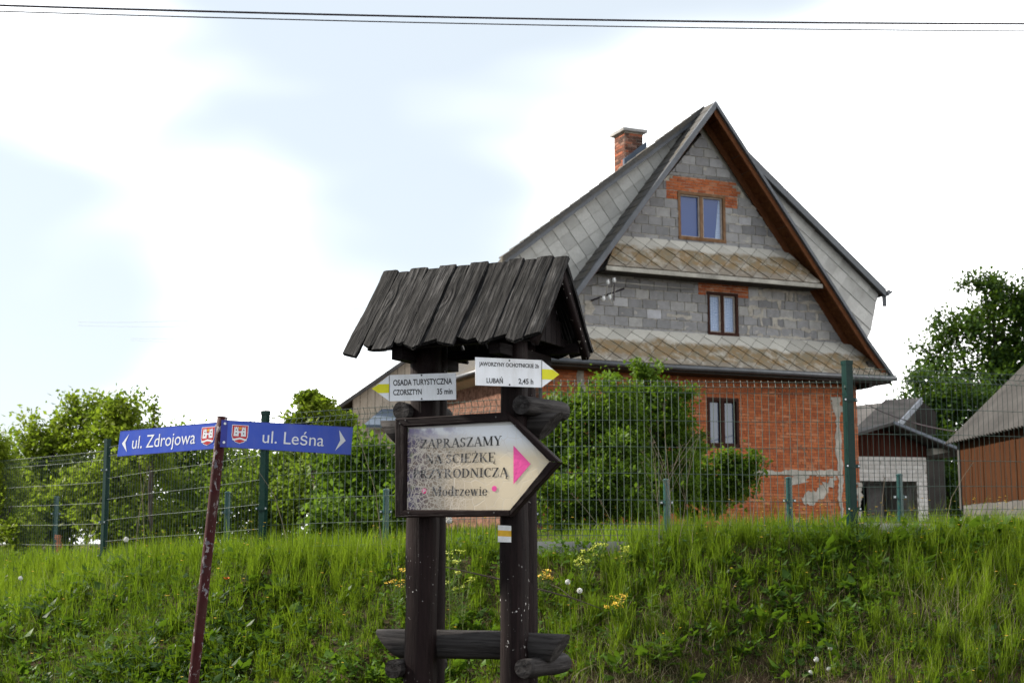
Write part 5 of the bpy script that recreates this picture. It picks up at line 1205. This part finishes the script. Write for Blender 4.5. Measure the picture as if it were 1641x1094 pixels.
GL = {
 'Z': (.74, gl_h(.06, .66, .975)+gl_h(.04, .68, .025)+gl_d(.13, .03, .58, .97, .19)+gl_d(.07, .74, .07, .97, .05)+gl_d(.66, .03, .66, .27, .05)),
 'A': (.86, gl_d(.12, .02, .42, 1, .06)+gl_d(.72, .02, .42, 1, .18)+gl_h(.22, .60, .34)+gl_s(.12, 0, .12)+gl_s(.72, 0, .14)),
 'P': (.70, gl_v(.18)+gl_s(.18, 0)+gl_s(.13, 1, .11)+gl_a(.30, .73, .33, .27, -90, 90)+gl_h(.18, .32, .975)+gl_h(.18, .32, .485)),
 'R': (.84, gl_v(.18)+gl_s(.18, 0)+gl_s(.13, 1, .11)+gl_a(.30, .74, .32, .26, -90, 90)+gl_h(.18, .32, .975)+gl_h(.18, .36, .505)+gl_d(.68, .02, .38, .5, .18)+gl_h(.62, .84, .025)),
 'S': (.64, gl_a(.30, .74, .24, .26, 20, 270, .15)+gl_a(.30, .26, .26, .275, -160, 90, .16)+gl_d(.53, .72, .53, .98, .05)+gl_d(.06, .02, .06, .30, .05)),
 'M': (1.08, gl_v(.16, 0, 1, .06)+gl_d(.52, .04, .18, 1, .18)+gl_d(.52, .04, .86, 1, .06)+gl_v(.88)+gl_s(.14, 0, .13)+gl_s(.88, 0)+gl_s(.14, 1, .12)+gl_s(.90, 1, .13)),
 'Y': (.84, gl_d(.42, .45, .14, 1, .18)+gl_d(.42, .45, .70, 1, .06)+gl_v(.42, 0, .48)+gl_s(.42, 0)+gl_s(.15, 1, .14)+gl_s(.70, 1, .12)),
 'N': (.88, gl_v(.16, 0, 1, .06)+gl_d(.70, .02, .18, 1, .18)+gl_v(.72, 0, 1, .06)+gl_s(.16, 0, .13)+gl_s(.13, 1, .12)+gl_s(.72, 1, .13)),
 'C': (.80, gl_a(.44, .5, .39, .51, 48, 312, .19)+gl_d(.71, .68, .71, .98, .05)+gl_d(.71, .02, .71, .2, .03)),
 'I': (.42, gl_v(.21)+gl_s(.21, 0)+gl_s(.21, 1)),
 'E': (.76, gl_v(.18)+gl_h(.02, .66, .975)+gl_h(.02, .68, .025)+gl_h(.2, .50, .51)+gl_d(.66, .76, .66, .98, .05)+gl_d(.68, .02, .68, .28, .05)+gl_d(.50, .38, .50, .64, .045)),
 'K': (.88, gl_v(.18)+gl_s(.18, 0)+gl_s(.18, 1)+gl_d(.30, .44, .68, 1, .06)+gl_d(.72, .02, .38, .56, .18)+gl_s(.72, 0, .14)+gl_s(.66, 1, .13)),
 'O': (.88, gl_a(.44, .5, .40, .51, 0, 360, .19, .05, 20)),
 'D': (.84, gl_v(.18)+gl_h(.02, .36, .975)+gl_h(.02, .36, .025)+gl_a(.34, .5, .44, .5, -90, 90, .19)),
 'o': (.58, gl_a(.28, .33, .25, .35, 0, 360, .14, .045, 16)),
 'd': (.64, gl_a(.28, .33, .25, .35, 0, 360, .14, .045, 16)+gl_v(.47, 0, 1.02, .14)+gl_h(.34, .5, 1.0)+gl_h(.47, .62, .03)),
 'r': (.48, gl_v(.17, 0, .68, .14)+gl_s(.17, 0, .14)+gl_h(.03, .17, .65)+gl_a(.33, .50, .15, .18, 0, 150, .10, .07)),
 'z': (.54, gl_h(.05, .49, .65)+gl_h(.04, .50, .025)+gl_d(.12, .03, .42, .66, .15)),
 'e': (.54, gl_a(.28, .33, .25, .35, 0, 330, .14, .045, 16)+gl_h(.12, .50, .36, .045)),
 'w': (.84, gl_d(.28, 0, .12, .66, .15)+gl_d(.28, .02, .42, .66, .05)+gl_d(.56, 0, .42, .66, .15)+gl_d(.56, .02, .70, .66, .05)+gl_h(.0, .24, .65)+gl_h(.32, .52, .65)+gl_h(.62, .80, .65)),
 'i': (.32, gl_v(.16, 0, .68, .14)+gl_s(.16, 0, .13)+gl_h(.03, .17, .65)+[[(.08, .83), (.16, .76), (.24, .83), (.16, .93)]]),
 ' ': (.34, []),
}
OG = [[(.60, 0), (.70, 0), (.62, -.12), (.70, -.20), (.80, -.17), (.70, -.26), (.56, -.22), (.52, -.12)]]
GL['Ś'] = (GL['S'][0], GL['S'][1]+[[(.26, 1.08), (.34, 1.08), (.50, 1.28), (.36, 1.28)]]); GL['Ż'] = (GL['Z'][0], GL['Z'][1]+[[(.28, 1.14), (.37, 1.06), (.46, 1.14), (.37, 1.23)]])
GL['Ę'] = (GL['E'][0], GL['E'][1]+OG); GL['Ą'] = (GL['A'][0], GL['A'][1]+[[(x+.06, y) for x, y in OG[0]]])
def serif(q, s, a0, a1, b0, b1, mat, parent, drop=0):
    W = sum(GL[c][0] for c in s); x = 0; m = MB(); H = b1-b0
    for c in s:
        w_, ps = GL[c]
        for p in ps: m.add([q.p(a0+(x+u)/W*(a1-a0), b1-v*H-drop*((x+u)/W), .0012) for u, v in p], [tuple(range(len(p)))])
        x += w_
    me = mesh_from(m.v, m.f, 'lettering'); link('lettering', me, mat, parent)
serif(qA, 'ZAPRASZAMY', .13, .925, .160, .268, M['serifprint'], ab)
serif(qA, 'NA ŚCIEŻKĘ', .185, .865, .345, .452, M['serifprint'], ab)
serif(qA, 'PRZYRODNICZĄ', .065, .985, .520, .625, M['serifprint'], ab)
serif(qA, 'Modrzewie', .25, .79, .725, .835, M['serifprint'], ab)
tri_ = [SH.sz(x, y, oA-.024) for x, y in ((823, 713.5), (850.5, 743), (823, 775.5))]
me = mesh_from([SH.p(u, z, oA-.0226) for u, z in tri_], [(0, 1, 2)]); link('pink_triangle', me, M['pink'], ab)
for a, b, mt, r0 in ((.853, .757, 'pink', .0135), (.18, .775, 'pinkcrack', .0135)):
    c = qA.p(a, b, .0014); ux = (qA.c[1]-qA.c[0]).normalized(); me = mesh_from([c+ux*(r0*math.cos(t))+UPZ*(r0*math.sin(t)) for t in np.arange(20)*PI/10], [tuple(range(20))]); link('pink_dot', me, M[mt], ab)
textq(qA, 'p', .168, .192, .755, .800, M['white'], ab, .01, o=.002)
for px, py in ((641, 678), (650, 673), (795, 668), (826, 682), (655, 821), (792, 821)):
    u, z = SH.sz(px, py, oA); c = SH.p(u, z, oA+.0015); MB().tube([c, c+SH.n*.0025], .004, 8).link('nail_head', M['dullnail'], ab)

# ------------------------------------------------------------------ street signs on a leaning pole
DP = 7.5
pt = at(356.5, 669, DP); pb = at(310, 1094, DP-.02); dv = (pt-pb).normalized(); k = (pb.z+.3)/dv.z; pbase = pb-dv*k
pole = thing('sign_pole', 'leaning rusty dark red steel pole carrying the two blue street signs', 'pole', (pbase.x, pbase.y, 0))
mp_ = MB(); n = 24; mp_.tube([pbase.lerp(pt, i/n)+Vector((rnd.uniform(-.0006, .0006), 0, 0)) for i in range(n+1)], .0275, 20); po = mp_.link('tube', M['pole'], pole, smooth=False)
for p in po.data.polygons: p.use_smooth = len(p.vertices) == 4
MB().tube([pt, pt+dv*.004, pt+dv*.006], [.0285, .0285, .02], 20).link('end_cap', M['pole'], pole)
def street(label, TL, TR, BR, BL, Dl, Dr, body, tx, arrow, sh, bold):
    q = Quad(at(*TL, Dl), at(*TR, Dr), at(*BR, Dr), at(*BL, Dl)); t = thing('street_sign', label, 'sign', q.p(.5, .5), 'blue street name signs')
    plate(q, [(0, 0), (1, 0), (1, 1), (0, 1)], .0025, M['signblue'], t)
    for a, b, c, d in ((0, 1, 0, .02), (0, 1, .98, 1), ): polyq(q, [(a, c), (b, c), (b, d), (a, d)], M['signblue_dark'], t, 'rim', .0006)
    textq(q, body, *tx, M['white'], t, .0); polyq(q, arrow, M['white'], t, 'arrow')
    # coat of arms: castle over a river, small crown
    a0, a1, b0, b1 = sh; A_ = lambda x, y: (a0+(a1-a0)*x, b0+(b1-b0)*y)
    out = [(0, 0), (1, 0), (1, .62), (.93, .80), (.78, .93), (.5, 1.02), (.22, .93), (.07, .80), (0, .62)]
    so_ = polyq(q, [A_(x, y) for x, y in out], M['white'], t, 'coat_of_arms', .0010)
    polyq(q, [A_(.5+(x-.5)*.93, .5+(y-.5)*.94) for x, y in out], M['red'], so_, 'shield_field', .0016)
    cas = [(.12, .62), (.16, .10), (.20, .10), (.20, .17), (.25, .17), (.25, .10), (.31, .10), (.31, .17), (.36, .17), (.36, .10), (.39, .10), (.39, .32), (.44, .32), (.44, .37), (.48, .37), (.48, .32), (.52, .32), (.52, .37), (.56, .37), (.56, .32), (.61, .32), (.61, .10), (.64, .10), (.64, .17), (.69, .17), (.69, .10), (.75, .10), (.75, .17), (.80, .17), (.80, .10), (.84, .10), (.88, .62)]
    polyq(q, [A_(x, y) for x, y in cas], M['white'], so_, 'castle', .0022)
    polyq(q, [A_(x, y) for x, y in ((.43, .63), (.43, .48), (.46, .43), (.5, .41), (.54, .43), (.57, .48), (.57, .63))], M['red'], so_, 'gate', .0028)
    for cx in (.27, .73):
        polyq(q, [A_(cx-.03, .24), A_(cx+.03, .24), A_(cx+.03, .31), A_(cx-.03, .31)], M['black'], so_, 'tower_window', .0028)
        polyq(q, [A_(cx-.03, .42), A_(cx+.03, .42), A_(cx+.03, .49), A_(cx-.03, .49)], M['black'], so_, 'tower_window', .0028)
    wv_ = [(x, .72+.035*math.sin(x*9)) for x in np.linspace(.06, .94, 14)]
    polyq(q, [A_(x, y) for x, y in wv_]+[A_(x, y+.10) for x, y in reversed(wv_)], M['white'], so_, 'river_wave', .0022)
    polyq(q, [A_(x, y) for x, y in ((.42, .24), (.40, .10), (.45, .16), (.5, .08), (.55, .16), (.60, .10), (.58, .24))], M['gold'], so_, 'crown', .0022)
    return q, t
q1, t1_ = street('blue street sign ul. Leśna pointing right from the leaning pole', (365.5, 673), (566, 684), (561.8, 728.7), (362.8, 716.6), 7.46, 7.55, 'ul. Leśna', (.283, .775, .265, .755),
    [(.89, .133), (.95, .50), (.872, .877), (.905, .50)], (.035, .165, .15, .82), 0)
q2, t2_ = street('blue street sign ul. Zdrojowa pointing left from the leaning pole', (192.9, 690.5), (350.6, 675.8), (346.6, 718.5), (187.7, 731.3), 7.86, 7.52, 'ul. Zdrojowa', (.145, .785, .255, .905),
    [(.10, .14), (.035, .50), (.097, .85), (.07, .48)], (.84, .972, .15, .84), 0)
for q, t, a0, a1, aa in ((q1, t1_, -.052, 0, -.022), (q2, t2_, 1.0, 1.03, .985)):
    plate(q, [(a0, .0), (a1, 0), (a1, 1), (a0, 1)], .010, M['signblue_dark'], t, 'flange')
    for b in (.13, .82): screw(q, aa, b, t, .007, 'bolt', 'bolt', .001)

# ------------------------------------------------------------------ cables
def cable(label, A, B_, sag, r, mat='cable', n=48, ext=.0):
    A = Vector(A); B_ = Vector(B_); t0, t1 = -ext, 1+ext
    pts = [A.lerp(B_, t)+Vector((0, 0, -sag*4*t*(1-t))) for t in np.linspace(t0, t1, n)]
    me_ = MB().tube(pts, r, 6); o = me_.link('power_cable', M[mat], None, label=label, cat='cable', group='overhead cables'); return o
cable('upper, thicker one of the two black cables crossing the top of the picture', at(0, 9, 14), at(1641, 38.5, 16.5), .045, .0105, ext=.35)
cable('lower, thinner one of the two black cables crossing the top of the picture', at(0, 18.5, 14.2), at(1641, 50, 16.7), .04, .0065, ext=.35)
M['farcable'] = plain('far_grey_cable', (.30, .31, .33), .7, .1)
for i, (a, b, lb) in enumerate((((125, 516, 90), (640, 488, 60), 'topmost of the faint far cables in the sky left of the plank roof'), ((125, 521, 90), (640, 505, 60), 'second from the top of the faint far cables left of the plank roof'), ((210, 542, 90), (640, 516, 60), 'third from the top of the faint far cables left of the plank roof'), ((210, 545, 90), (640, 532, 60), 'lowest of the faint far cables left of the plank roof'))):
    cable(lb, at(*a), at(*b), .25, .012, 'farcable', 16)
cable('dark cable sagging from the house corner to the barn roof', at(1384, 645, 37.5), at(1700, 694, 22), .30, .012)

# ------------------------------------------------------------------ single plants on the bank
def on(px, py, lift=0):
    """ground point under a pixel of the bank"""
    r = ray(px, py); y = 8.2
    while y < 40:
        x = r.x/r.y*y; z = EYE+r.z/r.y*y
        if z <= float(height(x, y)): return Vector((x, y, float(height(x, y))))
        y += .03
    return Vector((x, y, z))
def puffball(c, r, seed):
    rr = random.Random(seed); m = MB()
    for i in range(110):
        d = Vector((rr.gauss(0, 1), rr.gauss(0, 1), rr.gauss(0, 1))).normalized(); a = d.orthogonal().normalized(); p = c+d*r; q = d.cross(a)
        m.add([c+d*r*.25, p+a*.0016, p-a*.0016, p+q*.004+d*.001, p-q*.004+d*.001, p+a*.004, p-a*.004], [(0, 1, 2), (3, 5, 4), (3, 4, 6)])
    return m
def dandelion(px, py, D, label, rad=.019):
    c = at(px, py, D); z0 = float(height(c.x, c.y)); t = thing('dandelion_clock', label, 'flower', (c.x, c.y, z0), 'dandelion seed heads on the bank')
    MB().tube([(c.x+.02, c.y, z0), (c.x+.012, c.y, (z0+c.z)/2), c], .0022, 5).link('stalk', M['stem'], t); puffball(c, rad, int(px)).link('seed_head', M['puff'], t)
dd = [(202, 864, 12.4, 'white dandelion clock standing before the fence right of the first tall post', .022), (719, 833, 8.3, 'white dandelion clock directly under the arrow board between the legs', .019),
      (910, 932, 9.7, 'upper of the two white dandelion clocks right of the signpost', .017), (929, 946, 9.6, 'lower of the two white dandelion clocks right of the signpost', .018),
      (1330, 1038, 9.35, 'highest dandelion clock of the group above the bare earth', .015), (1308, 1056, 9.25, 'leftmost dandelion clock of the group above the bare earth', .016), (1336, 1066, 9.25, 'rightmost and largest dandelion clock of the group above the bare earth', .018), (1328, 1071, 9.22, 'dandelion clock tucked just left of the largest one of the group', .014), (1299, 1077, 9.2, 'lowest dandelion clock of the group above the bare earth', .015),
      (1480, 970, 9.9, 'small dandelion clock in the grass below the barn', .012), (33, 926, 11.5, 'dandelion clock on the bank near the left edge', .016)]
for a in dd: dandelion(*a)
def spurge(px, py, D, label, h, n, spread, mat='flower_green', seed=0):
    c = at(px, py, D); z0 = float(height(c.x, c.y)); rr = random.Random(seed+int(px)); h = max(h, c.z-z0); t = thing('yellow_umbel_plant', label, 'plant', (c.x, c.y, z0), 'yellow-flowered weeds on the bank')
    st = MB(); P = []
    for i in range(n):
        e = Vector((c.x+rr.gauss(0, spread), c.y+rr.gauss(0, spread*.6), z0+h+rr.uniform(-.09, .02))); b0_ = Vector((c.x, c.y, z0+h*.3)); st.tube([Vector((c.x, c.y, z0)), b0_, b0_.lerp(e, .6)+Vector((0, 0, .02)), e], .002, 4)
        P.append((e, b0_)); fl_ = MB()
        for k in range(26):
            q = e+Vector((rr.gauss(0, .014), rr.gauss(0, .014), rr.uniform(-.010, .012))); s_ = rr.uniform(.003, .006); d1 = Vector((rr.uniform(-1, 1), rr.uniform(-1, 1), .3)).normalized(); d2 = d1.orthogonal()
            fl_.add([q-d1*s_, q+d2*s_, q+d1*s_, q-d2*s_], [(0, 1, 2, 3)])
        fl_.link('flower_head', M[mat], t)
    st.link('stem', M['stem'], t)
    nl = n*16; r = np.random.RandomState(seed+3); idx = r.randint(0, n, nl); tt = r.rand(nl)
    Pn = np.array([list(P[i][1].lerp(P[i][0], float(a))) for i, a in zip(idx, tt)]); an = r.rand(nl)*6.28; Dn = unit(np.stack([np.cos(an), np.sin(an), r.uniform(.0, .8, nl)], 1)); Un = unit(np.cross(Dn, np.array([[0, 0, 1.]])))
    V, T, C = leafmesh(Pn, Dn, Un, np.full(nl, .045)*(.5+r.rand(nl)), np.full(nl, .014), .5+.5*r.rand(nl)); link('leaves', np_mesh('leaves', V, T, C), M['weed'], t)
spurge(953, 876, 10.2, 'tallest yellow-flowered weed, just right of the signpost before the grey base board', .25, 9, .055)
spurge(1001, 880, 10.2, 'yellow-flowered weed right of the tallest one, before the base board', .2, 6, .03)
spurge(937, 893, 10.0, 'low yellow-flowered weed at the foot of the tallest one', .16, 6, .04)
spurge(872, 912, 9.9, 'yellow-flowered weed hard against the right rear leg of the signpost', .18, 6, .04, 'flower')
spurge(723, 887, 9.9, 'yellow-flowered weed between the signpost legs, upper', .18, 7, .05)
spurge(742, 921, 9.7, 'yellow-flowered weed between the signpost legs, lower', .15, 6, .05)
spurge(636, 917, 9.8, 'yellow-flowered weed left of the signpost legs', .15, 5, .04, 'flower')
spurge(990, 957, 9.6, 'yellowing fern-like weed in the middle of the bank', .20, 7, .035, 'flower')
# poppies by the leaning pole
for px, py, D, lb in ((363, 928, 10.9, 'orange poppy right of the leaning red pole'), ):
    c = at(px, py, D); z0 = float(height(c.x, c.y)); t = thing('poppy', lb, 'flower', (c.x, c.y, z0)); MB().tube([(c.x, c.y, z0), c], .002, 4).link('stem', M['stem'], t)
    m = MB()
    for k in range(5):
        a = k*2*PI/5; d = Vector((math.cos(a), math.sin(a), 0)); e = Vector((-math.sin(a), math.cos(a), 0)); m.add([c, c+d*.02+e*.014+UPZ*.008, c+d*.026+UPZ*.020, c+d*.02-e*.014+UPZ*.008], [(0, 1, 2, 3)])
    m.link('petals', M['orange'], t)
# dry umbel stalks before the garden bush
def drystalk(px0, py0, D, label, tips_, seed, th=.0035):
    rr = random.Random(seed); b = at(px0, py0, D); z0 = float(height(b.x, b.y)); b = Vector((b.x, b.y, z0)); t = thing('dry_umbel', label, 'plant', b, 'dead flower stalks at the fence')
    m = MB(); hd = MB(); mainp = at(tips_[0][0], tips_[0][1], D); m.tube([b, b.lerp(mainp, .4)+Vector((.01, 0, 0)), b.lerp(mainp, .75), mainp], [th*1.3, th, th*.7, th*.4], 5)
    for i, (x_, y_) in enumerate(tips_):
        e = at(x_, y_, D+rr.uniform(-.08, .08))
        if i:
            s_ = b.lerp(mainp, max(.12, min(.8, (e.z-b.z)/(mainp.z-b.z)*.62))); m.tube([s_, s_.lerp(e, .5)+Vector((0, 0, .012)), e], [th*.6, th*.5, th*.35], 4)
        for k in range(7):
            q = e+Vector((rr.uniform(-.03, .03), rr.uniform(-.02, .02), rr.uniform(.005, .028))); m.tube([e, q], th*.22, 3, False)
            for w_ in range(3):
                q2 = q+Vector((rr.uniform(-.007, .007), rr.uniform(-.006, .006), rr.uniform(-.002, .006))); hd.add([q2+Vector((.0022, 0, 0)), q2+Vector((0, .0022, .001)), q2-Vector((.0022, 0, 0)), q2+Vector((0, 0, .003))], [(0, 1, 2), (0, 1, 3), (1, 2, 3)])
    m.link('stem', M['drystem'], t); hd.link('seed_heads', M['drystem'], t)
drystalk(1077, 868, 10.4, 'tallest dead umbel stalk, behind the short post before the bush', [(1063, 650), (1040, 688), (1045, 710), (1092, 715), (1112, 695), (1030, 725), (1100, 740), (1058, 750), (1115, 705)], 1, .0026)
drystalk(1056, 872, 10.3, 'dead umbel stalk leaning left beside the tallest one', [(1050, 730), (1028, 742), (1023, 782), (1045, 712), (1062, 745)], 2, .0022)
drystalk(1085, 868, 10.35, 'dead umbel stalk spreading right beside the tallest one', [(1108, 722), (1090, 745), (1120, 700), (1075, 748)], 3, .0018)
# rust-brown dock stalks
for px, D, top, lb in ((96, 14.9, 857, 'rust-brown dock stalk beside the first short teal post'), (1143, 10.6, 835, 'brown seed stalk in the grass below the ground-floor window')):
    b = at(px, 890, D); z0 = float(height(b.x, b.y)); tp = at(px-3, top, D); t = thing('dock_stalk', lb, 'plant', (b.x, b.y, z0)); MB().tube([(b.x, b.y, z0), tp], .004, 5).link('stem', M['drystem'], t)
    m = MB(); rr = random.Random(int(px)); bb = Vector((b.x, b.y, z0))
    for k in range(420):
        q = bb.lerp(tp, rr.uniform(.25, 1))+Vector((rr.gauss(0, .018), rr.gauss(0, .018), 0)); s_ = rr.uniform(.003, .007); m.add([q+Vector((s_, 0, 0)), q+Vector((0, s_, s_)), q-Vector((s_, 0, 0)), q+Vector((0, -s_, -s_))], [(0, 1, 2, 3)])
    m.link('seeds', M['dockseed'] if 'dockseed' in M else M.setdefault('dockseed', plain('rust_brown_seed', (.24, .085, .04), .9, .2)), t)
# long single straws
straws = [((616, 870), (572, 690), 10.9, 'long pale straw leaning left across the mesh below the right street sign'), ((470, 880), (375, 700), 11.4, 'bent pale straw crossing the mesh right of the second tall post'), ((135, 893), (163, 795), 13.4, 'pale straw leaning against the first tall fence post'), ((232, 880), (222, 730), 12.7, 'tall straw below the left street sign'), ((215, 885), (238, 745), 12.6, 'tall crossing straw below the left street sign'),
          ((1203, 868), (1225, 735), 10.5, 'pale straw rising before the end of the mortar band'), ((1165, 868), (1182, 815), 10.5, 'short pale straw before the bush, left of the mortar band'), ((985, 868), (915, 790), 10.3, 'drooping straw before the garden bush'), ((1000, 872), (960, 800), 10.3, 'second drooping straw before the garden bush'), ((1412, 862), (1418, 765), 10.6, 'seeding straw before the garage doorway'), ((1510, 862), (1560, 740), 10.9, 'seeding straw left of the barn corner'), ((1345, 862), (1282, 712), 10.5, 'thin straw left of the big right post'), ((700, 890), (712, 845), 10.2, 'short straw between the signpost legs')]
for a, b, D, lb in straws:
    A = at(*a, D); B_ = at(*b, D); z0 = float(height(A.x, A.y)); A = Vector((A.x, A.y, z0)); t = thing('straw', lb, 'plant', A, 'long dry straws'); mid = A.lerp(B_, .5)+Vector((-(B_.x-A.x)*.18, 0, .03))
    MB().tube([A, A.lerp(mid, .5)+Vector((0, 0, .005)), mid, mid.lerp(B_, .55)+Vector((0, 0, .012)), B_], [.0026, .0024, .002, .0016, .001], 4, False).link('stalk', M['drystem'], t)
    m = MB(); rr = random.Random(a[0])
    for k in range(26):
        q = mid.lerp(B_, rr.uniform(.72, 1.0))+Vector((rr.gauss(0, .004), rr.gauss(0, .004), rr.gauss(0, .003))); m.add([q, q+Vector((.002, 0, .003)), q+Vector((0, 0, .012)), q+Vector((-.002, 0, .003))], [(0, 1, 2, 3)])
    m.link('seed_spike', M['drystem'], t)
# fallen twig right of the signpost
A = on(860, 935); tw = thing('fallen_twig', 'bare brown twig lying on the bank right of the signpost', 'twig', A)
pts = [at(700, 905, 9.75), at(790, 925, 9.7), at(870, 945, 9.62), at(915, 957, 9.6), at(965, 975, 9.55)]
MB().tube(pts, [.004, .006, .006, .005, .002], 6).link('stem', M['bark'], tw)
MB().tube([at(880, 935, 9.6), at(897, 942, 9.6), at(915, 957, 9.6)], [.002, .003, .004], 5).link('side_twig', M['drystem'], tw)
# pinnate weeds in the lower middle of the bank
def leafy(px, py, D, h, label, seed, n=9, ln=.11):
    c = at(px, py, D); z0 = float(height(c.x, c.y)); t = thing('leafy_weed', label, 'plant', (c.x, c.y, z0), 'leafy weeds on the bank'); r = np.random.RandomState(seed); m = MB(); V_, T_, C_ = [], [], []; ps = []
    m.tube([(c.x, c.y, z0), (c.x+.01, c.y, z0+h)], [.004, .002], 5)
    for i in range(n):
        an = i*2.4+r.uniform(-.3, .3); zt = z0+h*(.15+.85*(i+1)/n); d = np.array([math.cos(an), math.sin(an)*.8, r.uniform(.25, .7)]); d /= np.linalg.norm(d); s0 = np.array([c.x, c.y, zt-.03]); L_ = ln*(1.15-.5*i/n)
        m.tube([Vector(s0), Vector(s0+d*L_)], [.0016, .0008], 3, False); k = 9; tt = np.repeat(np.linspace(.2, 1, k), 2); sd_ = np.tile([1, -1], k); side_ = np.cross(d, [0, 0, 1.]); side_ /= np.linalg.norm(side_)
        P = s0+d*(tt*L_)[:, None]; P[:, 2] -= (tt**2)*L_*.3; Dn = unit(side_[None]*sd_[:, None]+d[None]*.7); Un = unit(np.cross(Dn, np.array([[0, 0, 1.]])+r.normal(0, .2, (2*k, 3)))); ll = L_*.36*(1-.55*np.abs(tt-.5))
        ps.append(leafmesh(P, Dn, Un, ll, ll*.42, np.clip(.35+.4*r.rand(2*k), 0, 1)))
    m.link('stem', M['stem'], t); V, T, C = join(ps); link('leaves', np_mesh('leaves', V, T, C), M['weed'], t)
leafy(1057, 1035, 9.25, .24, 'large pinnate-leaved weed right of the lower rail of the signpost', 1, 12, .12)
leafy(1043, 985, 9.6, .22, 'pinnate weed uphill of the large one in the middle of the bank', 2, 9, .09)
leafy(1345, 1040, 9.4, .16, 'broad weed beside the dandelion clocks', 3, 8, .08)
leafy(440, 1050, 9.3, .14, 'low leafy weed right of the leaning pole', 4, 8, .08)
leafy(1585, 1070, 9.3, .24, 'upright leafy weed at the lower right corner', 5, 10, .08)
leafy(1150, 1060, 9.1, .12, 'small leafy weed at the edge of the bare earth', 6, 7, .07)
leafy(560, 1050, 9.2, .16, 'leafy weed left of the signpost foot', 7, 8, .08)
